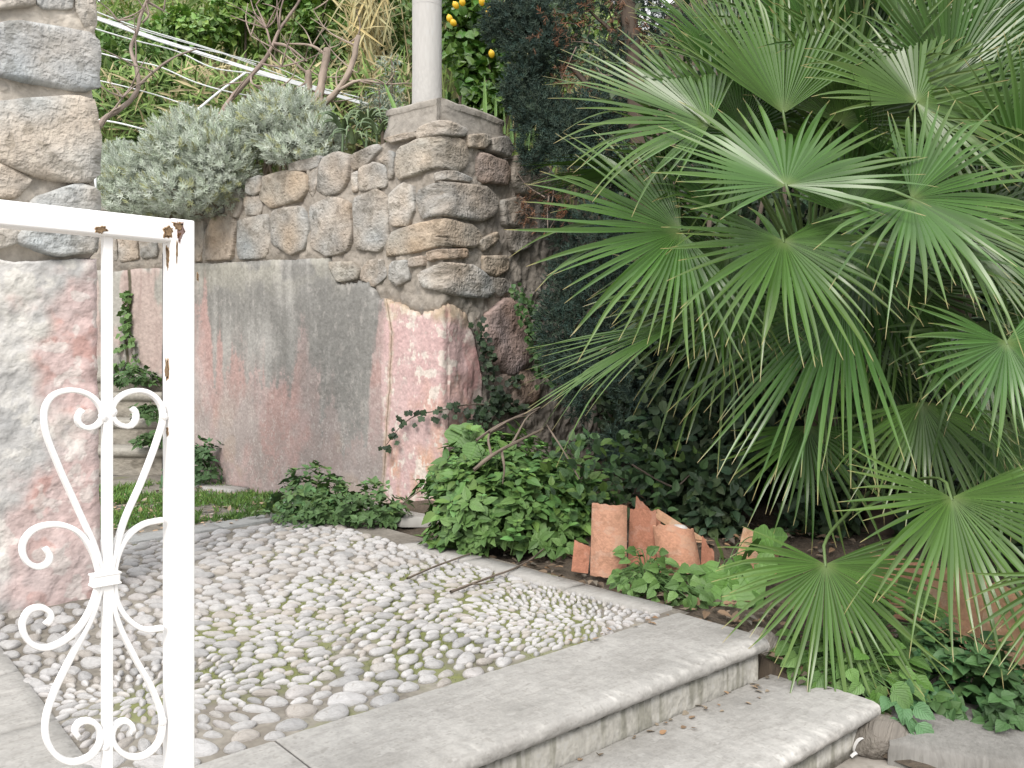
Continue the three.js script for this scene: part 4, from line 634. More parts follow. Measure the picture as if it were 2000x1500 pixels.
  for (let k = 0; k < 120; k++) { const t = Math.pow(rnd(), 1.3), s = W2.from(252, 640)[0] + rr(-1, 1) * (0.035 + 0.26 * (1 - t) ** 3), o = mesh('leaf', pick(LF.ivy), pick(G1), iw); leafMatrix(W2.at(s, 0.9 + t * 0.95, 0.03 + rnd() * (0.05 + 0.1 * (1 - t) ** 3)), rdir(-0.3), jig(v3(-0.4, 0.4, 0.8), 0.5), rr(0.04, 0.075)).decompose(o.position, o.quaternion, o.scale); o.position.sub(iw.position); }
  // plants on the stairs
  for (const [x, y, d, n, l, r] of [[290, 812, 8.15, 60, 'small dark green fern on the second garden stair behind the gate', 0.13], [294, 864, 7.85, 50, 'small green tuft on the first garden stair behind the gate', 0.11], [262, 748, 8.85, 90, 'green weed heaped on the top garden stair under the ivy', 0.2]]) { const p = at(x, y, d), s = thing('stair_weed', l, 'plant', p); leaves(s, mound(v3(p.x, p.y - 0.02, p.z), r * 1.3, r, r, n, 0.06, 4), LF.nettle, gm([[0.05, 0.12, 0.03], [0.07, 0.15, 0.04]]), 80, tone([0.06, 0.135, 0.035])); }
  // broad-leaved seedlings by the tiles
  const seedling = (name, label, cat, list, geos, mats) => { const p0 = at(...list[0].slice(0, 3)), t = thing(name, label, cat, v3(p0.x, bedY(p0.x, -p0.z), p0.z)); for (const [x, y, d, s, dx, dy] of list) { const p = at(x, y, d), o = mesh('leaf', pick(geos), pick(mats), t); leafMatrix(p, v3(dx, dy, 0.45 + rr(-0.4, 0.5)), jig(v3(-dx * 0.2, 0.75, 0.65), 0.55), s * 0.86).decompose(o.position, o.quaternion, o.scale); o.position.sub(t.position); mesh('stalk', branchGeo([v3(t.position.x + rr(-0.02, 0.02), t.position.y, t.position.z), v3(lerp(t.position.x, p.x, 0.5), Math.max(p.y, t.position.y) + 0.01, lerp(t.position.z, p.z, 0.5)), p], 0.003, 0.002, 4), leafMat([0.1, 0.2, 0.06]), t); } return t; };
  const ring = (cx, cy, d, n, rx, ry, s) => Array.from({ length: n }, (_, i) => { const a = i * 2.4 + rr(-0.3, 0.3), q = Math.sqrt((i + 0.6) / n); return [cx + Math.cos(a) * rx * q, cy - Math.sin(a) * ry * q, d + rr(-0.05, 0.05) + Math.sin(a) * 0.08, s * rr(0.75, 1.2), Math.cos(a), 0.45 * Math.sin(a) - 0.25]; });
  seedling('mallow_plant', 'bright green plant with large lobed leaves in front of the yellowish tile', 'plant', [[1405, 1105, 4.0, 0.15, -0.4, -0.5], [1432, 1095, 4.0, 0.16, 0.3, -0.5], [1450, 1125, 3.95, 0.15, 0.6, -0.6], [1422, 1128, 3.93, 0.16, -0.3, -0.8], [1390, 1145, 3.9, 0.14, -0.6, -0.7], [1428, 1150, 3.88, 0.15, 0.2, -0.9], [1475, 1062, 4.1, 0.13, 0.5, 0.4], [1460, 1085, 4.05, 0.13, 0.1, 0.6], [1412, 1080, 4.1, 0.12, -0.3, 0.5], [1395, 1115, 4.0, 0.12, -0.7, -0.2], [1455, 1155, 3.9, 0.12, 0.6, -0.5], [1500, 1050, 4.2, 0.11, 0.8, 0.2], [1478, 1100, 4.0, 0.12, 0.8, -0.1]], LF.mallow, GB);
  seedling('seedling_patch', 'patch of small round green leaves in front of the standing tiles', 'plant', [...ring(1255, 1110, 4.1, 30, 55, 48, 0.075), ...ring(1310, 1135, 3.95, 24, 55, 40, 0.08), ...ring(1225, 1130, 4.02, 20, 28, 26, 0.05), ...ring(1350, 1150, 3.85, 16, 34, 28, 0.07)], LF.broad, G1);
  seedling('balsam_plant', 'large soft green plant spreading under the low palm frond', 'plant', [...ring(1650, 1290, 3.33, 46, 115, 70, 0.095), ...ring(1722, 1320, 3.22, 34, 70, 62, 0.10), ...ring(1575, 1275, 3.36, 22, 50, 55, 0.085), ...ring(1750, 1200, 3.45, 24, 60, 60, 0.10)], LF.broad, GB.concat(G1));
  seedling('bluish_seedling', 'bluish green seedling hanging over the end of the lower step', 'plant', [[1762, 1375, 3.1, 0.10, -0.2, -0.3], [1785, 1380, 3.08, 0.09, 0.6, -0.2], [1772, 1400, 3.06, 0.10, 0.2, -0.8], [1755, 1405, 3.06, 0.09, -0.6, -0.5], [1792, 1412, 3.04, 0.10, 0.5, -0.7], [1770, 1425, 3.03, 0.095, 0, -1], [1740, 1365, 3.12, 0.09, -0.8, 0], [1765, 1355, 3.14, 0.08, 0.1, 0.5]], LF.broad, gm([[0.095, 0.21, 0.085], [0.11, 0.235, 0.10]]));
  const p9 = at(1905, 1370, 3.25), g9 = thing('mercury_clump', 'low dense green plant at the lower right beneath the leaning tiles', 'plant', v3(p9.x, -0.26, p9.z));
  leaves(g9, [...mound(v3(p9.x, -0.24, p9.z), 0.26, 0.24, 0.2, 130, 0.055), ...mound(v3(p9.x + 0.14, -0.26, p9.z + 0.1), 0.2, 0.16, 0.16, 60, 0.05), ...mound(v3(p9.x - 0.08, -0.08, p9.z - 0.1), 0.16, 0.12, 0.12, 50, 0.05)], LF.broad, gm([[0.06, 0.14, 0.04], [0.075, 0.17, 0.05], [0.05, 0.11, 0.035]]), 250, tone([0.06, 0.14, 0.045]));
  // leafy shade plants behind the tiles
  const sh = thing('shade_weed', 'sparse pale and dark weeds in the shade between nettles and palm', 'plant', at(1200, 960, 4.9)); const shl = [];
  for (let k = 0; k < 560; k++) { const x = rr(1060, 1420), y = rr(840, 1010) + Math.abs(x - 1230) * 0.18, d = rr(4.6, 5.3); const c = rdir(0.3); shl.push({ m: leafMatrix(at(x, y, d), c, jig(v3(0, 0.7, 0.6), 0.4), rr(0.05, 0.085)) }); }
  leaves(sh, shl, LF.nettle, gm([[0.05, 0.11, 0.035], [0.075, 0.16, 0.05], [0.035, 0.075, 0.03], [0.11, 0.20, 0.04]]), 220, tone([0.05, 0.105, 0.035], 0.4));
  // grass at the back of the landing
  const blades = [], lit = [];
  const bg = leafGeo(1, 0.09, blade, { fold: 0.3, curl: 0.35, n: 4 });
  for (let k = 0; k < 22000; k++) { const u = rr(-0.9, 1.75), v = 3.62 + Math.pow(rnd(), 1.1) * 2.2, p = uv(u, v); const [wu] = [fbm(u * 3 + 4, v * 3, 3)]; if (behindWall(p.x, -p.z) > -0.05 || wu + 0.06 * (v - 3.6) < 0.44) { continue; } blades.push(leafMatrix(v3(p.x, 0.0, p.z), rdir(1.1), rdir(), rr(0.03, 0.07))); }
  const turf = instanced('grass_patch', bg, new THREE.MeshPhysicalMaterial({ color: 0xffffff, roughness: 0.7, side: THREE.DoubleSide }), blades, scene, tone([0.11, 0.21, 0.04], 0.35, 0.2)); tag(turf, 'short grass at the far end of the pebble landing', 'grass');
  for (let k = 0; k < 1100; k++) { const u = rr(-0.6, 1.6), v = rr(3.58, 5.4), p = uv(u, v); if (behindWall(p.x, -p.z) > -0.03) continue; lit.push(leafMatrix(v3(p.x, 0.004 + rnd() * 0.012, p.z), v3(rr(-1, 1), rr(-0.1, 0.2), rr(-1, 1)), jig(v3(0, 1, 0), 0.3), rr(0.025, 0.055))); }
  const ll = instanced('leaf_litter', LF.nettle[0], new THREE.MeshPhysicalMaterial({ color: 0xffffff, roughness: 0.9, side: THREE.DoubleSide }), lit, scene, tone([0.36, 0.29, 0.22], 0.35, 0.2)); tag(ll, 'dry fallen leaves scattered behind the pebbles', 'leaves');
  const moss = []; for (let k = 0; k < 16000; k++) { const u = rr(-0.7, 1.48), v = rr(0.47, 2.6); if (mossAt(u, v) < 0.25 + rnd() * 0.6) continue; const p = uv(u, v); moss.push(leafMatrix(v3(p.x, -0.004, p.z), rdir(0.9), rdir(), rr(0.007, 0.018))); }
  const mo = instanced('moss_tufts', bg, new THREE.MeshPhysicalMaterial({ color: 0xffffff, roughness: 0.9, side: THREE.DoubleSide }), moss, scene, tone([0.105, 0.135, 0.028], 0.35, 0.2)); tag(mo, 'green moss growing between the pebbles', 'moss');
  const sl = []; for (let k = 0; k < 70; k++) { const low = rnd() < 0.6, u = low ? 1.55 - Math.pow(rnd(), 1.6) * 1.9 : rr(0.9, 1.6), v = low ? 0.02 - Math.pow(rnd(), 2) * 0.12 : rr(0.4, 0.47), p = uv(u, v); sl.push(leafMatrix(v3(p.x, low ? -0.146 : 0.018, p.z), v3(rr(-1, 1), rr(-0.05, 0.25), rr(-1, 1)), jig(v3(0, 1, 0), 0.4), rr(0.012, 0.035))); }
  const s3 = instanced('leaf_litter', LF.nettle[2], new THREE.MeshPhysicalMaterial({ color: 0xffffff, roughness: 0.9, side: THREE.DoubleSide }), sl, scene, tone([0.24, 0.17, 0.11], 0.4, 0.2)); tag(s3, 'small dry leaf bits lying along the foot of the step riser', 'leaves');
  const bl = []; for (let k = 0; k < 900; k++) { const u = rr(1.6, 2.9), v = rr(-0.6, 1.9), p = uv(u, v); bl.push(leafMatrix(v3(p.x, bedY(p.x, -p.z) + 0.01, p.z), v3(rr(-1, 1), rr(-0.1, 0.2), rr(-1, 1)), jig(v3(0, 1, 0), 0.4), rr(0.03, 0.07))); }
  const b2 = instanced('leaf_litter', LF.nettle[1], new THREE.MeshPhysicalMaterial({ color: 0xffffff, roughness: 0.9, side: THREE.DoubleSide }), bl, scene, tone([0.17, 0.125, 0.085], 0.45, 0.2)); tag(b2, 'brown dead leaves on the soil around the tiles', 'leaves');
}
// ---------- the fan palm ----------
{
  const g = thing('fan_palm', 'large bushy fan palm with many glossy green fronds overhanging the steps', 'palm', v3(1.75, 0.15, -4.75));
  const palmM = new THREE.MeshPhysicalMaterial({ color: 0xffffff, vertexColors: true, roughness: 0.33, specularIntensity: 0.9, side: THREE.DoubleSide });
  const petM = std([0.10, 0.16, 0.05], { roughness: 0.5 });
  const crowns = [at(1580, 560, 4.75), at(1700, 960, 4.6), at(1860, 480, 4.75)];
  const frond = (px, py, d, ax, nor, Lpx, S, n, crown, { droop = 0.10, cup = 0.12, dark = 1, split = 0.40, vee = rr(0.0, 0.35) } = {}) => {
    const H = at(px, py, d), A = v3(...ax).normalize(), N = v3(...nor); N.addScaledVector(A, -N.dot(A)).normalize(); const X = A.clone().cross(N), L = Lpx / F * d, b = new MB(), Sr = S * Math.PI / 180, hue = rr(-0.12, 0.14);
    const base = [0.050 * dark * (1 + hue), 0.116 * dark, 0.021 * dark]; n = Math.round(n * 0.98); const dt = 2 * Sr / (n - 1);
    for (let k = 0; k < n; k++) {
      const th = -Sr + k * dt + rr(-0.012, 0.012), e = Math.abs(th) / Math.max(1.2, Sr), len = L * (1 - 0.22 * e * e) * rr(0.80, 1.08), dr = droop * rr(0.2, 1.0) + (rnd() < 0.14 ? rr(0.10, 0.30) : 0), kink = rnd() < 0.16 ? rr(0.15, 0.5) : 0, tw = rr(-0.5, 0.5), side = rr(-0.05, 0.05), sp = split * rr(0.9, 1.12), tone0 = rr(0.78, 1.22), yl = rr(0, 0.45);
      const w0 = Math.tan(dt / 2) * len * sp * 1.02, M2 = 11, P3 = [];
      const browned = rnd() < 0.85 ? rr(0.008, 0.025) : rr(0.03, 0.07);
      for (let i = 0; i <= M2; i++) {
        const t = Math.max(0.015, Math.pow(i / M2, 0.9)), r = t * len, f = Math.max(0, t - sp) / (1 - sp), hw = t < sp ? Math.tan(dt / 2) * r * 1.02 : w0 * (1 + 0.25 * f) * Math.pow(1 - Math.pow(f, 1.35), 0.95) + 0.0006;
        const a = th + side * f * f, D = A.clone().multiplyScalar(Math.cos(a)).addScaledVector(X, Math.sin(a)), T = X.clone().multiplyScalar(Math.cos(a)).addScaledVector(A, -Math.sin(a));
        const c = H.clone().addScaledVector(D, r).addScaledVector(N, cup * r * (1 - 0.5 * t)); c.addScaledVector(N, vee * r * Math.abs(Math.sin(a)) ** 1.5); c.y -= dr * len * Math.pow(t, 3) + kink * len * Math.max(0, t - 0.72);
        const q = tw * f, Tq = T.clone().multiplyScalar(Math.cos(q)).addScaledVector(N, Math.sin(q)), Nq = N.clone().multiplyScalar(Math.cos(q)).addScaledVector(T, -Math.sin(q)), fold = 0.62 * (1 - 0.5 * f);
        let col = base.map((x) => x * tone0); col = mix(col, [0.16 * dark, 0.21 * dark, 0.05 * dark], yl * f); if (t < 0.12) col = mix([0.13 * dark, 0.19 * dark, 0.06 * dark], col, t / 0.12); col = mix(col, [0.36, 0.29, 0.13], sstep(1 - browned * 1.3, 1 - browned * 0.5, t));
        P3.push([c.clone().addScaledVector(Tq, -hw), c.clone().addScaledVector(Nq, -hw * fold), c.clone().addScaledVector(Tq, hw), col, t]);
      }
      for (const [p, q] of [[0, 1], [1, 2]]) { let last = -1; for (const s of P3) { const i0 = b.v(s[p], [0, s[4]], s[3]); b.v(s[q], [1, s[4]], s[3]); if (last >= 0) b.quad(last, last + 1, i0 + 1, i0); last = i0; } }
    }
    const m = mesh('frond', b.geo(), palmM, g), cr = crowns[crown], mid = H.clone().lerp(cr, 0.5); mid.y += 0.06;
    const po = mesh('petiole', branchGeo([H.clone().addScaledVector(A, L * 0.02), H.clone().addScaledVector(A, -0.06), mid, cr], 0.006, 0.012, 6, 0.05), petM, m); po.position.set(0, 0, 0);
  };
  frond(1535, 362, 3.78, [0, 0.74, -0.62], [0, 0.62, 0.74], 300, 128, 40, 0, { droop: 0.05, cup: 0.10 });
  frond(1530, 470, 3.85, [0.02, -0.86, 0.48], [0, 0.5, 0.86], 280, 118, 44, 0, { droop: 0.08 });
  frond(1330, 452, 3.95, [-0.94, -0.2, 0.25], [0.15, 0.45, 0.88], 335, 105, 46, 0, { droop: 0.07 });
  frond(1385, 245, 4.05, [-0.88, 0.42, -0.15], [0.2, 0.6, 0.8], 330, 88, 42, 0, { droop: 0.06 });
  frond(1530, 222, 4.15, [-0.08, 0.97, -0.28], [0.05, 0.3, 1], 345, 62, 36, 0, { droop: 0.02 });
  frond(1790, 200, 3.95, [0.62, 0.66, -0.35], [0.1, 0.4, 0.95], 290, 140, 44, 2, { droop: 0.12 });
  frond(1780, 388, 3.70, [0.82, -0.40, 0.28], [-0.1, 0.5, 0.86], 285, 128, 46, 2, { droop: 0.07 });
  frond(1650, 575, 4.05, [-0.66, -0.74, 0.12], [-0.35, 0.45, 0.82], 420, 52, 36, 0, { droop: 0.07 });
  frond(1330, 632, 3.95, [-0.86, -0.5, 0.12], [-0.45, 0.8, 0.30], 335, 36, 26, 0, { droop: 0.02 });
  frond(1965, 668, 3.50, [0.15, -0.9, 0.36], [0, 0.4, 0.9], 235, 128, 42, 2, { droop: 0.04 });
  frond(1575, 832, 4.25, [0, -0.95, 0.25], [0, 0.3, 0.95], 215, 84, 30, 1, { droop: 0.05 });
  frond(1800, 785, 4.0, [0.02, -0.95, 0.3], [0, 0.3, 0.95], 245, 78, 34, 1, { droop: 0.05 });
  frond(1858, 972, 3.45, [0.02, -0.86, 0.5], [0, 0.5, 0.86], 310, 108, 44, 1, { droop: 0.08 });
  frond(1612, 1102, 3.42, [-0.04, -0.86, 0.46], [0, 0.5, 0.86], 265, 112, 48, 1, { droop: 0.07 });
  frond(1795, 695, 3.62, [0.52, -0.8, 0.25], [0.75, 0.5, 0.38], 290, 32, 24, 2, { droop: 0.10 });
  // the fronds behind and beside, with two beyond the right edge added for shading
  const B = [[1700, 120, 4.4, [0.1, 0.95, 0.1], [0, 0, 1], 330, 85, 38, 0], [1890, 95, 4.35, [0.5, 0.8, 0.1], [0, 0.1, 1], 330, 95, 40, 2], [1935, 480, 4.2, [0.85, 0.2, 0.2], [0, 0.4, 0.9], 300, 110, 40, 2], [1450, 330, 4.5, [-0.7, 0.5, 0.1], [0.2, 0.4, 0.9], 330, 95, 40, 0], [1655, 300, 4.45, [0.2, 0.8, 0.3], [0, 0.4, 0.9], 310, 120, 40, 0], [1690, 520, 4.35, [0.6, -0.6, 0.3], [0, 0.5, 0.85], 300, 112, 40, 0], [1900, 640, 4.2, [0.3, -0.85, 0.2], [0, 0.4, 0.9], 290, 105, 40, 2], [1430, 570, 4.5, [-0.4, -0.85, 0.2], [-0.2, 0.4, 0.9], 300, 92, 38, 0], [1720, 690, 4.5, [-0.1, -0.9, 0.2], [0, 0.4, 0.9], 290, 95, 38, 0], [1960, 830, 4.15, [0.3, -0.85, 0.3], [0, 0.4, 0.9], 270, 100, 38, 1], [2090, 1120, 3.2, [-0.5, -0.7, 0.3], [0.2, 0.4, 0.9], 270, 60, 26, 1], [1995, 330, 3.95, [0.4, 0.75, 0.3], [0, 0.3, 0.9], 270, 110, 40, 2], [1590, 80, 4.55, [-0.3, 0.95, 0], [0, 0.1, 1], 320, 75, 34, 0], [2160, 560, 3.9, [0.6, -0.3, 0.6], [-0.3, 0.6, 0.7], 320, 110, 40, 2], [2120, 120, 4.2, [0.6, 0.5, 0.4], [-0.3, 0.6, 0.7], 330, 110, 40, 2], [1620, 140, 4.5, [0.35, 0.9, 0.1], [-0.4, 0.1, 0.9], 300, 70, 38, 0], [1760, 60, 4.3, [-0.2, 0.97, -0.1], [0.3, 0.2, 0.9], 300, 60, 38, 2], [1440, 150, 4.5, [-0.5, 0.85, -0.1], [0.3, 0.3, 0.9], 300, 60, 38, 0], [1650, 420, 4.2, [0.5, 0.8, -0.1], [-0.5, 0.5, 0.7], 270, 80, 40, 0], [1420, 420, 4.2, [-0.5, 0.75, -0.2], [0.5, 0.5, 0.7], 270, 80, 40, 0], [1870, 300, 4.1, [0.2, 0.9, -0.2], [-0.6, 0.3, 0.7], 270, 70, 40, 2], [1700, 330, 4.3, [-0.4, 0.6, 0.4], [0.4, 0.7, 0.5], 250, 75, 40, 2], [1930, 250, 4.1, [0.7, 0.7, -0.1], [-0.4, 0.5, 0.8], 300, 75, 40, 2], [1600, 640, 4.3, [0.1, -0.95, 0.2], [0.5, 0.3, 0.8], 260, 70, 38, 0], [1760, 560, 4.2, [0.2, -0.9, 0.3], [-0.5, 0.4, 0.8], 260, 80, 40, 2], [1640, 240, 4.25, [0.5, 0.8, 0.2], [-0.3, 0.2, 0.9], 290, 100, 42, 0], [1450, 260, 4.35, [-0.35, 0.9, 0.1], [0.2, 0.2, 0.9], 280, 95, 42, 0], [1850, 160, 4.15, [0.1, 0.97, 0.1], [0.1, 0.1, 1], 300, 80, 42, 2], [1700, 480, 4.15, [0.7, -0.2, 0.5], [-0.2, 0.7, 0.6], 260, 110, 42, 2], [1420, 500, 4.25, [-0.75, -0.45, 0.3], [0.2, 0.5, 0.8], 290, 80, 42, 0], [1860, 440, 4.05, [0.4, -0.7, 0.4], [0.2, 0.5, 0.8], 280, 100, 42, 2], [1560, 560, 4.9, [0.1, 0.5, -0.7], [0, 0.8, 0.5], 380, 120, 38, 0], [1800, 560, 5.0, [0.3, 0.4, -0.8], [0, 0.8, 0.5], 380, 120, 38, 2], [1250, 330, 4.9, [-0.6, -0.1, -0.5], [0.2, 0.9, 0.3], 260, 80, 30, 0]];
  for (const a of B) frond(...a, { droop: 0.09, dark: 0.92 });
  for (const [x, y, d, top] of [[1590, 1100, 4.85, 0], [1690, 1120, 4.75, 1], [1850, 1100, 4.9, 2]]) { const p = at(x, y, d), t = crowns[top]; p.y = 0; mesh('trunk', branchGeo([p, v3(lerp(p.x, t.x, 0.4) + 0.05, t.y * 0.5, lerp(p.z, t.z, 0.5)), t.clone()], 0.10, 0.075, 12, 0.3, 8), std([0.12, 0.095, 0.075], { map: M.bark.map, bumpMap: M.bark.bumpMap, bumpScale: 0.02, roughness: 1 }), g); }
}
// ---------- conifer and added dark shrub behind the palm ----------
const spikes = (n, len, wid, spread) => { const b = new MB(); for (let k = 0; k < n; k++) { const a = k * 2.4, t = k / n, el = lerp(spread, 0.15, t), y0 = t * len * 0.75, l = len * (0.5 - 0.2 * t), d = v3(Math.cos(a) * Math.sin(el), Math.cos(el), Math.sin(a) * Math.sin(el)), s = v3(-Math.sin(a), 0, Math.cos(a)).multiplyScalar(wid), o = v3(0, y0, 0); const i0 = b.v(o.clone().sub(s)); b.v(o.clone().add(s)); b.v(o.clone().addScaledVector(d, l * 0.6).add(s.clone().multiplyScalar(0.9))); b.v(o.clone().addScaledVector(d, l * 0.6).sub(s.clone().multiplyScalar(0.9))); b.v(o.clone().addScaledVector(d, l)); b.quad(i0, i0 + 1, i0 + 2, i0 + 3); b.tri(i0 + 3, i0 + 2, i0 + 4); } return b.geo(); };
const vcM = ({ plain, ...o } = {}) => new THREE.MeshPhysicalMaterial({ color: 0xffffff, roughness: 0.75, map: plain ? null : veins, side: THREE.DoubleSide, ...o });
{
  const t = thing('cypress_tree', 'dark bluish green conifer drooping between the wall and the palm', 'tree', v3(0.92, 0.1, -5.75));
  const cyB = std([0.10, 0.078, 0.062], { map: M.bark.map, bumpMap: M.bark.bumpMap, bumpScale: 0.01, roughness: 1 });
  mesh('trunk', branchGeo([v3(0.98, 0, -5.75), v3(0.95, 1.4, -5.8), v3(0.88, 2.8, -5.9), v3(0.75, 4.6, -6.1)], 0.10, 0.05, 10, 0.25), cyB, t);
  const limbs = [[[1260, 300, 6.0], [1160, 180, 6.1], [1040, 60, 6.3], [980, 40, 6.3]], [[1250, 380, 5.9], [1180, 260, 6.0], [1080, 190, 6.2], [1040, 250, 6.2]], [[1270, 200, 6.0], [1220, 90, 6.1], [1150, 20, 6.2]], [[1280, 120, 6.0], [1330, 20, 6.0], [1380, -60, 6.0]], [[1260, 520, 5.85], [1200, 560, 5.6], [1120, 640, 5.5]], [[1270, 600, 5.8], [1330, 700, 5.5], [1340, 820, 5.4]]];
  for (const l of limbs) mesh('limb', branchGeo(l.map((p) => at(...p)), 0.035, 0.008, 6), cyB, t);
  const ms = [], sg = spikes(11, 1, 0.035, 1.15);
  const clump = (x, y, d, rx, ry, n) => { const c = at(x, y, d), r = rx / F * d, q = ry / F * d; for (let k = 0; k < n; k++) { const e = rdir(), f = Math.pow(rnd(), 0.4), p = v3(c.x + e.x * r * f, c.y + e.y * q * f, c.z + e.z * r * 0.8 * f); if (fbm(p.x * 7, p.y * 7 + p.z * 5, 3) < 0.40) continue; ms.push(leafMatrix(p, jig(v3(e.x, 0.5 + e.y * 0.5, e.z), 0.7), rdir(), rr(0.045, 0.085))); } };
  for (const a of [[985, 50, 6.3, 45, 50, 900], [1030, 20, 6.2, 70, 45, 1100], [1050, 95, 6.2, 70, 60, 1300], [1100, 40, 6.2, 60, 50, 700], [1020, 180, 6.15, 40, 60, 800], [1060, 230, 6.1, 55, 60, 1000], [1040, 300, 6.1, 30, 40, 400], [1110, 270, 6.0, 60, 60, 1000], [1160, 230, 6.0, 60, 60, 900], [1130, 330, 5.95, 60, 45, 800], [1200, 320, 5.95, 60, 50, 700], [1230, 130, 6.1, 90, 70, 700], [1300, 40, 6.1, 90, 60, 700], [1180, -40, 6.2, 160, 50, 1400],
    [1100, 640, 5.6, 45, 110, 1300], [1140, 720, 5.5, 60, 100, 1500], [1200, 640, 5.6, 80, 110, 1600], [1260, 760, 5.4, 80, 140, 2200], [1320, 700, 5.4, 70, 150, 1600], [1330, 860, 5.3, 70, 90, 1200], [1210, 850, 5.3, 60, 60, 700], [1105, 430, 6.4, 45, 60, 700], [1115, 540, 6.0, 45, 60, 800], [1280, 520, 5.7, 110, 110, 1200], [1180, 470, 5.8, 70, 90, 900]]) clump(...a);
  instanced('foliage', sg, vcM(), ms, t, tone([0.055, 0.098, 0.072], 0.35, 0.15));
  const br = []; for (let k = 0; k < 260; k++) { const [x, y] = pick([[1090, 60], [1230, 60], [1060, 410], [1180, 20], [1130, 150]]); br.push(leafMatrix(at(x + rr(-50, 50), y + rr(-35, 35), 6.0 + rr(-0.15, 0.15)), rdir(-0.2), rdir(), rr(0.05, 0.09))); }
  instanced('dry_twigs', sg, vcM(), br, t, tone([0.20, 0.10, 0.055], 0.4, 0.2));
  const tw = []; for (let k = 0; k < 90; k++) { const x = rr(1040, 1380), y = rr(-20, 420), p = at(x, y, 6.2 + rr(-0.2, 0.3)), q = p.clone().add(rdir(-0.3).multiplyScalar(rr(0.15, 0.4))); tw.push(branchGeo([p, p.clone().lerp(q, 0.5).add(rdir().multiplyScalar(0.03)), q], 0.006, 0.002, 4, 0, 3)); }
  const tm = mesh('twigs', mergeGeometries(tw), std([0.22, 0.17, 0.14]), t); tm.userData.kind = 'stuff';
  const sh = thing('added_shade_shrub', 'added shrub with leaves coloured dark to deepen the shade behind the fan palm', 'shrub', v3(2.2, 0.1, -5.9)), sm = [];
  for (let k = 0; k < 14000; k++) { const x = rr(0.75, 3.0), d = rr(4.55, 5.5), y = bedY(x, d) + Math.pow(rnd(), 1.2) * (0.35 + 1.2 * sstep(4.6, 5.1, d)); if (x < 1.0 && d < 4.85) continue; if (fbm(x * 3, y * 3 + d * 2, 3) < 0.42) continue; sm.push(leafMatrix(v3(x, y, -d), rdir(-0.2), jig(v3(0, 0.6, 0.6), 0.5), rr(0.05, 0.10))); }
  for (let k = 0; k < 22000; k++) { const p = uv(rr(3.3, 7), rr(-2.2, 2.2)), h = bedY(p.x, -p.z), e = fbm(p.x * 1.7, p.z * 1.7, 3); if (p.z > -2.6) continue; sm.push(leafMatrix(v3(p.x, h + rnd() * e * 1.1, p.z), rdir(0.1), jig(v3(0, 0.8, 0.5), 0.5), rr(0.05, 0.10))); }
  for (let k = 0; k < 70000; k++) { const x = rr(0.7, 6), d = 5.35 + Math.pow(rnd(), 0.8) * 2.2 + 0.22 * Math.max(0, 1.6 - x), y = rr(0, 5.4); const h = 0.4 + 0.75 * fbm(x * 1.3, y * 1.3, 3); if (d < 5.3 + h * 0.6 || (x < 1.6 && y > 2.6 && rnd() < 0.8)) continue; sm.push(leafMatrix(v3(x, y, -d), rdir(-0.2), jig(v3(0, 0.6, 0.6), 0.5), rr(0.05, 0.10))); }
  instanced('foliage', LF.nettle[0], vcM({ roughness: 0.6 }), sm, sh, tone([0.042, 0.08, 0.032], 0.4, 0.2));  // added shrub; the shade behind the palm is put into its dark leaf colour
  for (let k = 0; k < 14; k++) { const x = rr(1.0, 4.2), d = rr(5.7, 6.4); mesh('stem', branchGeo([v3(x, 0, -d), v3(x + rr(-0.1, 0.1), 1.2, -d + 0.1), v3(x + rr(-0.4, 0.4), 2.8, -d + rr(-0.2, 0.2))], 0.03, 0.01, 6), M.bark, sh); }
}
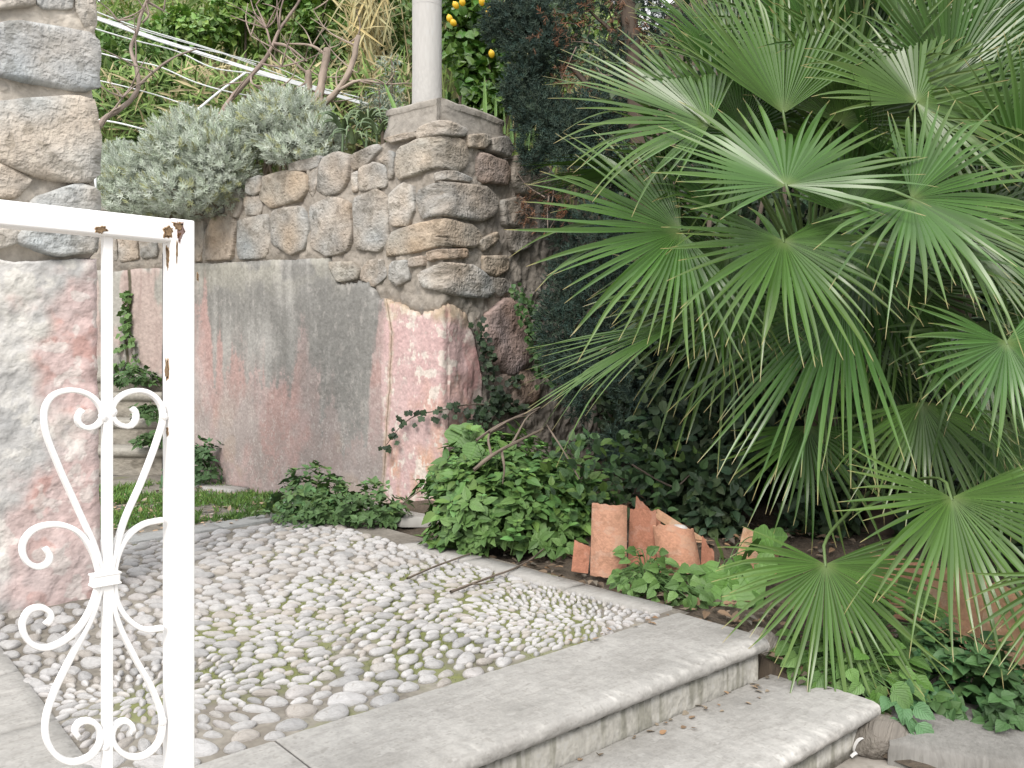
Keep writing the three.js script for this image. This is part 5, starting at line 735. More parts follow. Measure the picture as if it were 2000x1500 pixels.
// ---------- terracotta tiles standing along the bed ----------
{
  const terra = (c) => std(c, { map: colTex(256, 256, (u, v) => { const a = fbm(u * 5 + c[1] * 40, v * 5, 5, 0), b = fbm(u * 40, v * 40, 3), w = sstep(0.54, 0.66, fbm(u * 7 + 3, v * 9 + c[0] * 30, 4)), k = sstep(0.6, 0.7, fbm(u * 10 + 13, v * 10, 4)); let q = mix([0.75, 0.7, 0.66], [1.05, 1, 0.98], a).map((x) => x * (0.78 + 0.4 * b)); q = mix(q, [0.95, 1.15, 1.3], w * 0.45); return mix(q, [0.5, 0.48, 0.42], k * 0.4).map((x) => Math.min(1, x)); }), bumpMap: grain, bumpScale: 0.004, roughness: 0.9 });
  const TR = { red: terra([0.46, 0.22, 0.145]), orange: terra([0.53, 0.305, 0.21]), buff: terra([0.66, 0.42, 0.27]), pale: terra([0.54, 0.30, 0.20]) };
  // a barrel tile stood on end: an arc of clay with thickness and a chipped upper rim
  const tile = (label, px, py, d, w, h, m, { arc = 1.0, yaw = 0, lean = 0.12, roll = 0, chip = 0.02, slope = 0, th = 0.014, taper = 0.9, base = null } = {}) => {
    const p = at(px, py, d); if (base !== null) p.y = base;
    const R = w / 2 / Math.sin(Math.max(0.08, arc)), b = new MB(), ph = rnd() * 40, nx = 22, ny = 12;
    const pt = (i, j, k) => { const a = lerp(-arc, arc, i), s = lerp(1, taper, j), hh = h * (1 + slope * (i - 0.5) * 2) + chip * 2 * (fbm(i * 5 + ph, 3, 4) - 0.5); return v3(Math.sin(a) * (R + k) * s, j * hh, (Math.cos(a) - Math.cos(arc)) * (R + k) * s + 0.0025 * (fbm(i * 6 + ph, j * 6, 3) - 0.5)); };
    b.grid(nx, ny, (i, j) => [pt(i, j, 0), [i * w * 3, j * h * 3]]); b.grid(nx, ny, (i, j) => [pt(i, j, -th), [i * w * 3, j * h * 3]]);
    b.grid(nx, 1, (i, j) => [pt(i, 1, -th * j), [i * w * 3, j * 0.05]]); b.grid(nx, 1, (i, j) => [pt(i, 0, -th * j), [i * w * 3, j * 0.05]]);
    for (const e of [0, 1]) b.grid(ny, 1, (i, j) => [pt(e, i, -th * j), [i * h * 3, j * 0.05]]);
    const o = mesh('terracotta_tile', b.geo(), m, scene); o.position.copy(p); o.rotation.set(-lean, yaw, roll, 'YXZ'); tag(o, label, 'tile', 'clay tiles edging the bed'); return o;
  };
  const Y = -0.5;
  tile('upright orange barrel tile just right of the nettles, tallest whole tile', 1188, 1126, 4.26, 0.185, 0.36, TR.orange, { yaw: -0.25, arc: 0.95, chip: 0.012, taper: 0.97 });
  tile('small flat red tile piece leaning at the left of the tall orange tile', 1132, 1118, 4.30, 0.085, 0.145, TR.red, { yaw: -0.1, arc: 0.2, chip: 0.008, taper: 1, roll: -0.1, slope: -0.08 });
  tile('orange tile with squared top between the tall tile and the tilted barrel tile', 1254, 1106, 4.36, 0.15, 0.29, TR.red, { yaw: -0.3, arc: 0.5, chip: 0.01 });
  tile('pointed red tile shard sticking up behind the squared orange tile', 1264, 1060, 4.46, 0.15, 0.18, TR.red, { yaw: -0.4, arc: 0.25, chip: 0.012, slope: -0.34, taper: 0.9 });
  tile('tilted barrel tile with a white chipped rim, right of the squared tile', 1330, 1122, 4.24, 0.21, 0.235, TR.pale, { yaw: -0.15, arc: 1.25, roll: 0.16, chip: 0.02, slope: -0.1, lean: 0.25, taper: 0.96 });
  tile('narrow pale tile strip lying aslant behind the tilted barrel tile', 1388, 1070, 4.50, 0.05, 0.34, TR.buff, { yaw: 0.1, arc: 0.2, roll: 0.98, chip: 0.008, lean: 0.3, taper: 1 });
  tile('small dark red shard at the right foot of the tilted barrel tile', 1382, 1110, 4.30, 0.07, 0.12, TR.red, { yaw: -0.4, arc: 0.3, slope: -0.3, chip: 0.01 });
  tile('yellowish tile half hidden behind the bright lobed leaves', 1475, 1115, 4.35, 0.21, 0.19, TR.buff, { yaw: -0.35, arc: 0.35, chip: 0.012, roll: -0.16, slope: -0.06 });
  tile('leftmost of the four right-hand tiles, half behind the low palm frond', 1730, 1192, 3.98, 0.16, 0.26, TR.pale, { yaw: -0.5, arc: 0.7, chip: 0.012 });
  tile('second of the four right-hand tiles, with a broken pale upper corner', 1790, 1212, 3.80, 0.195, 0.265, TR.pale, { yaw: -0.2, arc: 0.65, chip: 0.02, slope: -0.06, roll: -0.05 });
  tile('third of the four right-hand tiles, broad and buff orange', 1878, 1268, 3.60, 0.25, 0.335, TR.buff, { yaw: -0.25, arc: 0.75, chip: 0.02, roll: 0.03 });
  tile('rightmost tile, cut by the edge of the photograph', 1982, 1325, 3.38, 0.25, 0.36, TR.buff, { yaw: -0.35, arc: 0.8, chip: 0.02, roll: -0.03 });
  const pc = at(1322, 1033, 4.32), s = new THREE.IcosahedronGeometry(0.035, 2), sp = s.attributes.position; for (let i = 0; i < sp.count; i++) { const f = 0.75 + 0.5 * vn(sp.getX(i) * 60, sp.getY(i) * 60 + sp.getZ(i) * 40); sp.setXYZ(i, sp.getX(i) * f * 1.4, sp.getY(i) * f * 0.6, sp.getZ(i) * f); } s.computeVertexNormals();
  const wl = mesh('mortar_lump', s, std([0.62, 0.60, 0.57], { bumpMap: grain, bumpScale: 0.005 }), scene); wl.position.copy(pc); tag(wl, 'white lump of old mortar in the mouth of the tilted barrel tile', 'rubble');
  const sh = tile('small orange clay shard lying below the lower step', 1652, 1478, 3.0, 0.05, 0.045, TR.orange, { lean: 1.2, arc: 0.2, base: -0.308 });
  const paper = mesh('paper_scrap', new MB().grid(12, 3, (i, j) => { const p = at(lerp(1660, 1685, i), 1480, 2.98); return [v3(p.x + 0.012 * Math.sin(i * 7), -0.30 + 0.05 * i * i + 0.01 * Math.sin(i * 9), p.z + 0.02 * j - 0.03 * i), [i, j]]; }).geo(), std([0.8, 0.8, 0.8]), scene); tag(paper, 'crumpled white scrap of paper below the end of the lower step', 'litter');
  // rough footing stone at the broken step end, the pavement edge at the lower right
  const rock = (label, px, py, d, r, c, sy = 0.8) => { const g = new THREE.IcosahedronGeometry(r, 5), p = g.attributes.position; for (let i = 0; i < p.count; i++) { const q = v3(p.getX(i), p.getY(i), p.getZ(i)), f = 0.72 + 0.42 * fbm(q.x / r * 1.2 + px, q.y / r * 1.2 + q.z / r * 0.9, 5); p.setXYZ(i, q.x * f * 1.25, q.y * f * sy, q.z * f); } const ru = g.attributes.uv; for (let i = 0; i < p.count; i++) ru.setXY(i, (p.getX(i) + p.getZ(i) * 0.7) * 3, (p.getY(i) + p.getZ(i) * 0.6) * 3); g.computeVertexNormals(); const o = mesh('rough_stone', g, std(c, { map: stoneMap, bumpMap: stoneBump, bumpScale: 0.015 }), scene); o.position.copy(at(px, py, d)); tag(o, label, 'stone'); };
  rock('dark rough stone under the broken right end of the lower step', 1706, 1440, 3.06, 0.105, [0.20, 0.185, 0.165]);
  rock('small grey stone beside the end of the lower step', 1738, 1466, 3.03, 0.05, [0.3, 0.28, 0.25]);
  rock('rough grey stone closing the right end of the top step', 1490, 1275, 3.50, 0.09, [0.33, 0.31, 0.28], 1.1);
  rock('grey stone half buried at the foot of the third right-hand tile', 1850, 1335, 3.4, 0.07, [0.33, 0.31, 0.28], 0.6);
  const pv = thing('pavement_edge', 'worn grey stone pavement edge at the lower right below the plants', 'kerb', at(1900, 1470, 2.9)); const ph2 = 3.3;
  mesh('slab', new MB().grid(50, 9, (i, j) => { const a = at(1735, 1452, 2.95), b = at(2110, 1535, 2.74), w = [0, 0.02, 0.05, 0.15, 0.3, 0.45][0]; const u = lerp(0, 1, i), back = [-0.02, 0.002, 0.006, 0.02, 0.05, 0.12, 0.2, 0.3, 0.45, 0.6][Math.round(j * 9)], y = [-0.33, -0.275, -0.255, -0.245, -0.24, -0.238, -0.236, -0.236, -0.24, -0.30][Math.round(j * 9)], n = 0.016 * (fbm(u * 9 + ph2, j * 3, 4) - 0.5); return [v3(lerp(a.x, b.x, u) + back * 0.35 + n, y + n * 0.5, lerp(a.z, b.z, u) - back + n), [u * 0.9, back * 0.9]]; }).geo(), std([0.25, 0.245, 0.235], { map: M.slab.map, bumpMap: grain, bumpScale: 0.008 }), pv);
  // fallen twigs
  const twig = (label, pts, r0, r1, side = []) => { const q = pts.map((p) => p[2] === null ? onY(p[0], p[1], 0.03) : at(...p)); const t = thing('dead_twig', label, 'twig', q[0]); mesh('twig', branchGeo(q, r0, r1, 6, 0.25), M.bark, t); for (const s2 of side) mesh('side_twig', branchGeo(s2.map((p) => p[2] === null ? onY(p[0], p[1], 0.03) : at(...p)), r1 * 1.1, r1 * 0.5, 5), M.bark, t); };
  twig('thick grey dead branch slanting over the top of the nettles', [[925, 918, 4.55], [960, 890, 4.6], [1000, 868, 4.7], [1060, 838, 4.85]], 0.012, 0.008, [[[960, 890, 4.6], [955, 850, 4.7], [985, 835, 4.8]], [[1000, 868, 4.7], [1030, 815, 4.9], [1050, 800, 5.0]], [[980, 880, 4.65], [985, 915, 4.6], [982, 945, 4.6]], [[955, 845, 4.7], [1010, 815, 4.9], [1040, 812, 5]], [[930, 860, 4.75], [975, 830, 4.85], [1055, 795, 5]]]);
  twig('thin bare twig leaning against the foot of the pink wall corner', [[786, 984, 5.55], [815, 962, 5.5], [858, 938, 5.45]], 0.005, 0.003);
  twig('dark twig lying on the pebbles nearest the wall, pointing at the nettles', [[795, 1130, null], [850, 1106, null], [900, 1088, null], [930, 1076, null]], 0.006, 0.004);
  twig('forked dark twig lying on the mossy pebbles in front of the nettles', [[880, 1156, null], [950, 1130, null], [1000, 1112, null], [1040, 1090, null], [1062, 1072, 4.3]], 0.007, 0.004, [[[920, 1141, null], [945, 1140, null], [970, 1137, null]], [[960, 1126, null], [965, 1115, null]]]);
  twig('straight thin black stick standing in the nettles', [[1068, 830, 4.9], [1100, 880, 4.75], [1132, 936, 4.6]], 0.005, 0.0045);
  twig('long grey twig in the shade right of the conifer foot', [[1230, 905, 4.9], [1290, 940, 4.8], [1320, 950, 4.75], [1350, 925, 4.75]], 0.006, 0.004);
}
// ---------- plants on top of the wall ----------
{
  const lav = spikes(22, 1, 0.026, 1.35);
  const bush = (label, balls, n, name = 'lavender_bush') => {
    const c0 = at(balls[0][0], balls[0][1], balls[0][2]), t = thing(name, label, 'shrub', v3(c0.x, 2.4, c0.z)), ms = [];
    const tot = balls.reduce((a, b) => a + b[3] * b[4], 0);
    for (const [x, y, d, rx, ry] of balls) { const c = at(x, y, d), r = rx / F * d, q = ry / F * d; for (let k = 0; k < n * rx * ry / tot; k++) { const e = rdir(0.15), f = Math.pow(rnd(), 0.22) * (0.8 + 0.4 * fbm(e.x * 2.5 + x, e.y * 2.5 + e.z * 2, 3)), p = v3(c.x + e.x * r * f, c.y + e.y * q * f, c.z + e.z * Math.min(r, 0.55) * f); ms.push(leafMatrix(p, jig(v3(e.x * 0.9, Math.max(-0.3, e.y) + 0.5, e.z * 0.9 + 0.25), 0.4), rdir(), rr(0.05, 0.11))); } }
    instanced('foliage', lav, vcM({ roughness: 0.8, plain: true }), ms, t, () => { const k = rr(0.7, 1.25), s = rnd(); return s < 0.12 ? rgb(0.42 * k, 0.44 * k, 0.24 * k) : rgb(lerp(0.46, 0.62, s) * k, lerp(0.53, 0.67, s) * k, lerp(0.42, 0.60, s) * k); });
    for (let k = 0; k < 12; k++) { const b = pick(balls), c = at(b[0], b[1], b[2]); mesh('stem', branchGeo([v3(c.x + rr(-0.1, 0.1), 2.35, c.z - 0.15), v3(c.x + rr(-0.2, 0.2), c.y - 0.1, c.z), v3(c.x + rr(-0.3, 0.3), c.y + 0.1, c.z + rr(-0.2, 0.2))], 0.014, 0.005, 5), M.bark, t); }
  };
  bush('large silvery lavender bush hanging over the wall top beside the gate pillar', [[385, 300, 7.35, 95, 80], [330, 345, 7.45, 90, 72], [265, 360, 7.5, 70, 62], [435, 330, 7.15, 60, 72], [370, 385, 7.2, 95, 42], [300, 400, 7.5, 100, 40], [230, 330, 7.8, 40, 50]], 6500);
  bush('smaller silvery lavender bush on the wall right of the large one', [[560, 240, 7.1, 80, 62], [500, 255, 7.3, 55, 55], [620, 275, 6.9, 48, 42], [585, 300, 6.85, 70, 26]], 3000);
  // aloe: curved toothed leaves in whorls
  const al = thing('aloe_plant', 'green aloe with curling leaves between the lavender and the column', 'succulent', at(700, 260, 6.7));
  const am = gm([[0.16, 0.24, 0.11], [0.19, 0.27, 0.13], [0.13, 0.20, 0.10]], { roughness: 0.5 });
  for (const [x, y, d, n, L] of [[668, 255, 6.75, 15, 0.24], [715, 245, 6.8, 15, 0.25], [738, 262, 6.6, 11, 0.2], [690, 280, 6.55, 10, 0.2]]) for (let k = 0; k < n; k++) {
    const a = k * 2.4 + rr(-0.3, 0.3), p = at(x, y, d), o = v3(Math.cos(a), 0, Math.sin(a)), l = L * rr(0.7, 1.15), pts = [p, p.clone().addScaledVector(o, l * 0.35).add(v3(0, l * 0.4, 0)), p.clone().addScaledVector(o, l * 0.8).add(v3(0, l * 0.35, 0)), p.clone().addScaledVector(o, l * 1.0).add(v3(0, -l * 0.05, 0))];
    const b = new MB(), c = new THREE.CatmullRomCurve3(pts); b.grid(6, 12, (i, j) => { const q = c.getPointAt(j), T = c.getTangentAt(j), sd = v3(-o.z, 0, o.x), up = sd.clone().cross(T).normalize(), w = 0.017 * Math.pow(1 - j, 0.6) * (1 + (Math.round(j * 12) % 2) * 0.12), f = i * Math.PI * 2; return [q.addScaledVector(sd, Math.cos(f) * w).addScaledVector(up, Math.sin(f) * w * 0.45 - Math.cos(f) ** 2 * w * 0.5), [i, j]]; }); mesh('leaf', b.geo(), pick(am), al);
  }
  for (const [x0, x1, y] of [[668, 670, 300], [715, 716, 300], [738, 735, 300]]) mesh('stem', branchGeo([at(x0, 320, 6.75), at(x1, 255, 6.75)], 0.012, 0.01, 6), am[2], al);
  const iris = (label, list, c) => { const t = thing('agave_plant', label, 'plant', at(list[0][0], 290, list[0][4])); for (const [x0, y0, x1, y1, d, w] of list) { const p = at(x0, y0, d), q = at(x1, y1, d + 0.05), dir = q.clone().sub(p), l = dir.length(), o = mesh('leaf', leafGeo(1, w / l, (t2) => Math.min(1, 0.75 + t2) * Math.pow(1 - t2, 0.6), { fold: 0.5, curl: 0.03, n: 10 }), leafMat(c, { roughness: 0.5 }), t); leafMatrix(p, dir, v3(rr(-0.4, 0.4), 0.2, 1), l).decompose(o.position, o.quaternion, o.scale); o.position.sub(t.position); } };
  iris('single broad pale green blade leaning just left of the column base', [[778, 232, 750, 158, 6.55, 0.022], [790, 240, 786, 200, 6.6, 0.015]], [0.20, 0.37, 0.09]);
  iris('pointed bright green blades standing right of the column on the pedestal', [[948, 225, 946, 146, 6.7, 0.02], [968, 228, 968, 184, 6.7, 0.014], [872, 205, 872, 172, 6.6, 0.010], [985, 262, 984, 206, 6.8, 0.012], [925, 235, 925, 205, 6.9, 0.012]], [0.21, 0.38, 0.10]);
  iris('bright green blades growing beyond the right end of the wall top', [[1000, 280, 998, 236, 6.9, 0.02], [1012, 285, 1014, 240, 6.95, 0.02], [1030, 290, 1035, 245, 7, 0.02], [1045, 295, 1040, 240, 7, 0.02], [1060, 300, 1070, 250, 7.1, 0.02]], [0.20, 0.36, 0.10]);
}
// ---------- hillside plants ----------
{
  const leafy = (name, label, cat, balls, n, geo, base, s0, s1, { dv = 0.35, dh = 0.18, m = {}, up = 0.1, stems = 5, group } = {}) => {
    const c0 = at(balls[0][0], balls[0][1], balls[0][2]), t = thing(name, label, cat, v3(c0.x, hillAt(c0.x, -c0.z), c0.z), group), ms = [], tot = balls.reduce((a, b) => a + b[3] * b[4], 0);
    for (const [x, y, d, rx, ry] of balls) { const c = at(x, y, d), r = rx / F * d, q = ry / F * d; for (let k = 0; k < n * rx * ry / tot; k++) { const e = rdir(0.1), f = Math.pow(rnd(), 0.3), p = v3(c.x + e.x * r * f, c.y + e.y * q * f, c.z + e.z * r * 0.7 * f); if (fbm(p.x * 3.2 + x, p.y * 3.2 + p.z * 2.6, 3) < 0.41) continue; ms.push(leafMatrix(p, rdir(up), jig(v3(e.x * 0.5, 0.8, e.z * 0.5 + 0.3), 0.6), rr(s0, s1))); } }
    instanced('crown', geo, vcM({ roughness: 0.6, transmission: 0.35, thickness: 0, ...m }), ms, t, tone(base, dv, dh));
    for (let k = 0; k < stems; k++) { const b = balls[k % balls.length], c = at(b[0], b[1], b[2]), y0 = Math.min(c.y - 0.2, hillAt(c.x, -c.z)); mesh(k ? 'limb' : 'trunk', branchGeo([v3(t.position.x + rr(-0.2, 0.2), Math.min(t.position.y, y0) - 0.1, t.position.z), v3(lerp(t.position.x, c.x, 0.6), lerp(y0, c.y, 0.5), lerp(t.position.z, c.z, 0.6)), c.clone().add(v3(0, 0.2, 0))], 0.035, 0.008, 6), M.bark, t); }
    return t;
  };
  const O1 = LF.nettle[2], lanceG = leafGeo(1, 0.055, lance, { fold: 0.3, curl: 0.35, n: 6 });
  leafy('leafy_shrub', 'bright green leafy shrub on the slope just right of the gate pillar top', 'shrub', [[250, 150, 9.8, 100, 120], [240, 260, 9.5, 110, 90], [330, 210, 9.8, 110, 100], [400, 270, 9.4, 90, 60]], 8000, O1, [0.17, 0.31, 0.06], 0.05, 0.11);
  leafy('leafy_shrub', 'yellowish green leafy shrub at the top centre left of the column', 'shrub', [[480, 40, 10.3, 75, 70], [640, 30, 10.2, 80, 70], [560, -40, 10.3, 120, 50], [380, 70, 10.2, 80, 60]], 8500, O1, [0.21, 0.37, 0.06], 0.07, 0.13);
  leafy('leafy_shrub', 'pale bright shrub on the slope behind the bare tree stumps', 'shrub', [[700, 130, 10.2, 80, 80], [770, 60, 10.5, 60, 110], [650, 190, 9.6, 70, 45], [590, 130, 10.4, 90, 70]], 5200, O1, [0.19, 0.31, 0.08], 0.05, 0.10);
  leafy('grey_shrub', 'thin silvery shrub immediately left of the column', 'shrub', [[765, 160, 8.2, 40, 70], [740, 215, 7.9, 50, 35]], 1500, leafGeo(1, 0.09, lance, { n: 4 }), [0.40, 0.46, 0.36], 0.05, 0.09);
  const reed = thing('reed_thicket', 'dense thicket of tall bright reeds covering the upper slope', 'reeds', v3(-3, 4, -12)), ms = [], stm = [];
  for (let k = 0; k < 40000; k++) { const px = rr(-450, 1250), d = rr(10.6, 15), y = rr(1.9, 8.6), p = v3((px - CX) / F * d, y, -d); if (fbm(p.x * 2.1 + 7, y * 0.8 + d, 3) < 0.36) continue; ms.push(leafMatrix(p, v3(rr(-0.8, 0.8), rr(-0.2, 1.3), rr(-0.6, 0.9)), jig(v3(0, 0.5, 0.8), 0.6), rr(0.2, 0.45))); }
  instanced('foliage', lanceG, vcM({ roughness: 0.9, transmission: 0.35, thickness: 0 }), ms, reed, () => { const k = rr(0.7, 1.3), s = rnd(); return s < 0.13 ? rgb(0.46 * k, 0.40 * k, 0.18 * k) : rgb(lerp(0.16, 0.29, s) * k, lerp(0.30, 0.42, s) * k, 0.075 * k); });
  const stalk = new THREE.CylinderGeometry(0.008, 0.011, 1, 5); stalk.translate(0, 0.5, 0);
  for (let k = 0; k < 1100; k++) { const px = rr(-450, 1200), d = rr(10.4, 14), x = (px - CX) / F * d, y = Math.max(1.9, hillAt(x, d) - 0.2); stm.push(leafMatrix(v3(x, y, -d), v3(rr(-0.2, 0.2), 1, rr(-0.1, 0.2)), v3(0, 0, 1), 1).multiply(new THREE.Matrix4().makeScale(1, rr(1.2, 3.2), 1))); }
  instanced('stalks', stalk, vcM(), stm, reed, () => { const k = rr(0.7, 1.2); return rnd() < 0.6 ? rgb(0.38 * k, 0.32 * k, 0.17 * k) : rgb(0.20 * k, 0.26 * k, 0.08 * k); });
  const straw = thing('dry_reeds', 'straw coloured clump of dry reeds at the top right of the bare trees', 'reeds', at(710, 130, 9.8)), sm = [];
  for (let k = 0; k < 520; k++) { const p = at(715 + rr(-1, 1) * rr(0, 50), rr(-60, 140), 9.8 + rr(-0.5, 0.4)); sm.push(leafMatrix(p, v3(rr(-0.35, 0.35), rr(-1.2, 0.6), rr(-0.3, 0.3)), jig(v3(0, 0.3, 1), 0.5), rr(0.3, 0.55))); }
  instanced('foliage', leafGeo(1, 0.03, lance, { fold: 0.2, curl: 0.2, n: 5 }), vcM(), sm, straw, tone([0.46, 0.40, 0.20], 0.35, 0.1));
  const dg = thing('dry_grass', 'tufts of dry and green grass on the slope behind the lavender', 'grass', at(430, 210, 8.8)), dm = [];
  for (let k = 0; k < 2600; k++) { const p = at(rr(200, 800), rr(140, 290), rr(8.9, 10)); dm.push(leafMatrix(p, v3(rr(-0.8, 0.8), rr(-0.1, 1), rr(-0.5, 0.8)), jig(v3(0, 0.5, 0.8), 0.6), rr(0.16, 0.34))); }
  const di = instanced('blades', lanceG, vcM(), dm, dg, () => { const k = rr(0.7, 1.25); return rnd() < 0.32 ? rgb(0.44 * k, 0.38 * k, 0.21 * k) : rgb(0.20 * k, 0.31 * k, 0.08 * k); });
  // lemon tree
  const lt = leafy('lemon_tree', 'lemon tree with glossy leaves and yellow fruit right of the column', 'tree', [[915, 60, 8.0, 60, 90], [900, 150, 7.8, 50, 60], [960, 120, 8.0, 50, 80], [890, -30, 8.0, 80, 60], [950, 200, 7.6, 50, 40]], 2600, LF.broad[0], [0.12, 0.25, 0.04], 0.07, 0.12, { m: { roughness: 0.35 }, up: -0.2 });
  const lg = new THREE.LatheGeometry([[0, -0.046], [0.008, -0.042], [0.02, -0.034], [0.031, -0.014], [0.032, 0.006], [0.024, 0.027], [0.01, 0.038], [0.006, 0.045], [0, 0.048]].map((p) => new THREE.Vector2(...p)), 18), lm = std([0.80, 0.50, 0.02], { roughness: 0.45, bumpMap: grain, bumpScale: 0.001 });
  for (const [x, y, r] of [[878, 36, 0.3], [941, 3, 0.1], [958, 20, 0.5], [952, 27, -0.4], [903, 4, 0.2], [890, 10, 0.6], [885, 44, 0.7], [960, 105, 0.2]]) { const o = mesh('lemon', lg, lm, lt); o.position.copy(at(x, y, 7.35)).sub(lt.position); o.rotation.z = r; o.scale.setScalar(0.85); }
  const dh = leafy('leafy_shrub', 'dark green undergrowth below the lemon tree behind the pedestal', 'shrub', [[920, 210, 7.9, 70, 45], [1000, 230, 8.2, 60, 60], [1100, 200, 8.6, 100, 110], [1060, 60, 9, 120, 100]], 4500, O1, [0.06, 0.13, 0.035], 0.05, 0.1);
  // ---------- bare trees ----------
  const bt = (label, x, paths, col) => { const p0 = at(...paths[0][0].slice(0, 3)), t = thing('bare_tree', label, 'tree', p0), m = std(col, { map: M.bark.map, bumpMap: M.bark.bumpMap, bumpScale: 0.008, roughness: 0.95 }); paths.forEach((q, i) => { const r0 = q[0][3], r1 = q[q.length - 1][3]; mesh(i ? 'branch' : 'trunk', branchGeo(q.map((a) => at(a[0], a[1], a[2])), r0 * 0.82, r1 * 0.82, 7, 0.28), m, t); }); 
    const tips = paths.filter((q) => q.tip !== false); for (let k = 0; k < x; k++) { const q = pick(paths), i = 1 + Math.floor(rnd() * (q.length - 1)), a = at(q[i][0], q[i][1], q[i][2]), d = v3(rr(-1, 1), rr(-0.2, 1.1), rr(-0.5, 0.5)).normalize(), l = rr(0.15, 0.5); mesh('twig', branchGeo([a, a.clone().addScaledVector(d, l * 0.5).add(rdir().multiplyScalar(0.03)), a.clone().addScaledVector(d, l).add(rdir(0.4).multiplyScalar(0.06))], 0.008, 0.003, 5), m, t); } };
  bt('pale pruned tree with stump limbs just left of the column', 26, [[[625, 235, 7.7, 0.055], [622, 200, 7.7, 0], [630, 150, 7.75, 0.045], [640, 95, 7.8, 0.04]], [[612, 225, 7.75, 0.04], [603, 175, 7.8, 0], [603, 138, 7.8, 0.04]], [[632, 205, 7.7, 0.035], [660, 175, 7.7, 0], [685, 135, 7.7, 0], [700, 70, 7.75, 0.03]], [[655, 180, 7.7, 0.022], [700, 158, 7.65, 0], [755, 165, 7.6, 0.008]], [[640, 110, 7.8, 0.02], [610, 90, 7.8, 0], [560, 85, 7.8, 0.008]], [[602, 145, 7.8, 0.016], [560, 110, 7.8, 0], [490, 70, 7.9, 0.006]], [[600, 160, 7.8, 0.012], [570, 175, 7.75, 0], [520, 168, 7.75, 0.006]], [[695, 90, 7.75, 0.012], [640, 60, 7.8, 0], [612, 20, 7.8, 0.005]]], [0.42, 0.35, 0.30]);
  bt('leaning grey branch rising behind the lavender to the top of the photograph', 24, [[[425, 235, 7.6, 0.032], [450, 195, 7.6, 0], [480, 160, 7.6, 0], [510, 125, 7.65, 0.026], [530, 95, 7.7, 0.022], [545, 60, 7.7, 0], [585, 0, 7.8, 0.014], [600, -40, 7.8, 0.01]], [[535, 85, 7.7, 0.018], [560, 90, 7.65, 0], [600, 120, 7.6, 0.008]], [[530, 92, 7.7, 0.014], [520, 55, 7.7, 0], [500, 10, 7.75, 0.006]], [[545, 60, 7.7, 0.012], [548, 20, 7.7, 0], [560, -20, 7.7, 0.006]], [[490, 150, 7.6, 0.012], [495, 165, 7.5, 0], [545, 172, 7.5, 0.006]], [[510, 125, 7.65, 0.012], [550, 130, 7.6, 0], [590, 120, 7.6, 0.006]]], [0.36, 0.29, 0.26]);
  bt('crooked thin bare tree curving up beside the gate pillar', 16, [[[178, 268, 7.2, 0.030], [205, 232, 7.2, 0.028], [245, 205, 7.25, 0.026], [270, 172, 7.3, 0.024], [266, 130, 7.3, 0], [256, 95, 7.35, 0.02], [268, 60, 7.35, 0], [275, 30, 7.4, 0], [292, -10, 7.4, 0.014]], [[270, 168, 7.3, 0.016], [300, 140, 7.3, 0], [340, 112, 7.3, 0], [385, 95, 7.3, 0.008]], [[278, 45, 7.4, 0.012], [290, 30, 7.4, 0], [288, 5, 7.4, 0], [320, 20, 7.4, 0.006]], [[268, 62, 7.35, 0.008], [230, 40, 7.3, 0], [205, 20, 7.3, 0.004]], [[215, 225, 7.2, 0.012], [240, 190, 7.2, 0], [258, 165, 7.25, 0.006]]], [0.36, 0.30, 0.27]);
  // ---------- white rail, wires and post ----------
  const wm = std([0.80, 0.83, 0.85], { roughness: 0.4 });
  const wire = (name, label, cat, pts, r, group) => { const q = pts.map((p) => at(p[0], p[1], p[2] * 0.94)), o = mesh(name, branchGeo(q, r, r, 6, 0, 8), wm, scene); return tag(o, label, cat, group); };
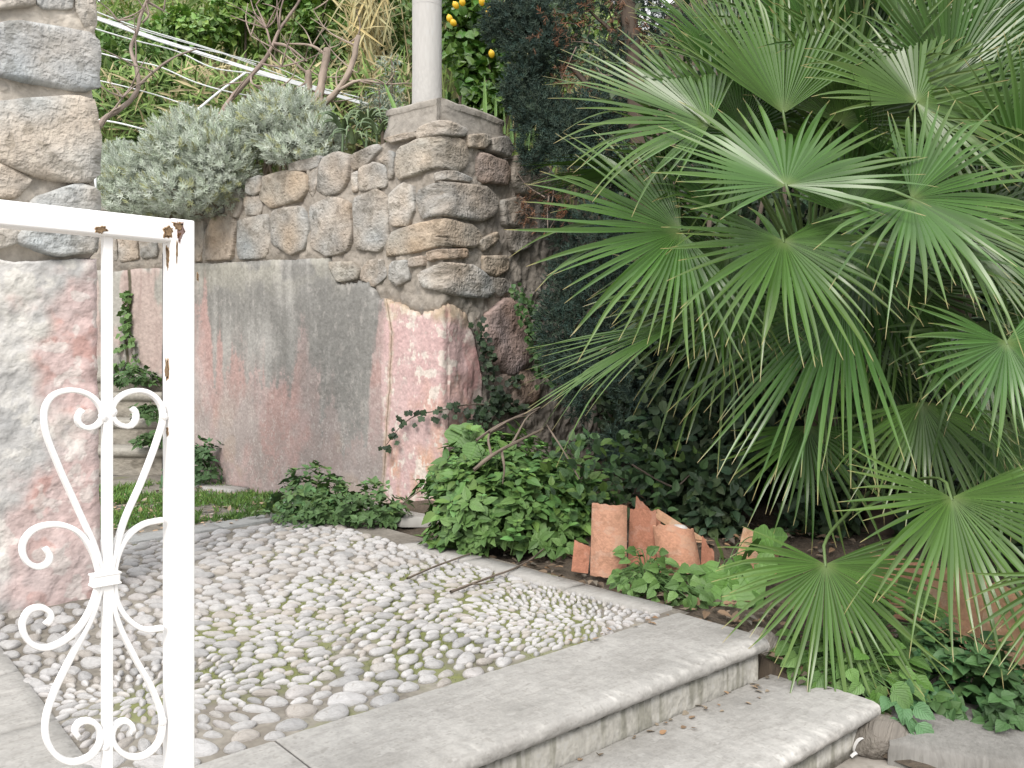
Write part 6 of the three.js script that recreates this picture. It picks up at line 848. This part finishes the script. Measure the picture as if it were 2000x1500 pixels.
  { const q = [at(120, 10, 7.5), at(300, 74, 7.85), at(520, 145, 8.2), at(720, 205, 8.6)], b = new MB(), c = new THREE.CatmullRomCurve3(q); b.grid(4, 30, (i, j) => { const p = c.getPointAt(j), a = [[-1, -1], [1, -1], [1, 1], [-1, 1], [-1, -1]][Math.round(i * 4)]; return [p.add(v3(0, a[1] * 0.017, a[0] * 0.008)), [i, j]]; }); const o = mesh('metal_rail', b.geo(true), wm, scene); tag(o, 'long white flat metal rail sloping down behind the bare trees', 'rail'); }
  wire('wire', 'topmost white wire, above the flat white rail', 'wire', [[150, 8, 7.9], [260, 50, 8.2], [400, 92, 8.6], [500, 125, 9]], 0.006);
  wire('wire', 'white cable running close along the flat white rail', 'wire', [[180, 35, 7.8], [320, 84, 8.2], [480, 130, 8.7], [600, 165, 9.1], [700, 190, 9.4]], 0.007);
  wire('wire', 'white wire sagging just below the flat white rail', 'wire', [[150, 45, 7.8], [260, 78, 8], [345, 100, 8.2], [415, 132, 8.3], [500, 145, 8.6], [600, 172, 9]], 0.006);
  wire('wire', 'third white wire down, crossing the pale bare branch', 'wire', [[150, 92, 7.7], [240, 115, 7.8], [310, 130, 7.9], [380, 160, 8], [450, 180, 8.1], [540, 195, 8.4]], 0.006);
  wire('wire', 'lowest white wire, reaching down into the lavender', 'wire', [[150, 148, 7.7], [240, 168, 7.8], [320, 190, 7.9], [400, 218, 8], [470, 232, 8.1]], 0.005);
  wire('wire', 'grey slack wire low beside the leafy shrub and lavender', 'wire', [[180, 232, 7.9], [230, 240, 7.9], [290, 255, 7.9]], 0.008);
  wire('wire', 'thin white wire just under the topmost one, ending behind the leaning branch', 'wire', [[150, 20, 7.9], [300, 66, 8.2], [420, 100, 8.6], [560, 150, 9]], 0.004);
  wire('wire', 'fine white wire that branches off the rail towards the stump tree', 'wire', [[330, 85, 8.2], [450, 108, 8.5], [560, 140, 8.8], [640, 185, 9]], 0.004);
  wire('metal_post', 'slim white post beside the edge of the gate pillar', 'post', [[186, 400, 7.6], [186, 320, 7.6], [185, 228, 7.6]], 0.014);
  wire('pole', 'pale thin pole slanting behind the lavender to the white rail', 'pole', [[385, 215, 8.0], [430, 178, 8.2], [480, 142, 8.5]], 0.011);
}
renderer.render(scene, camera);
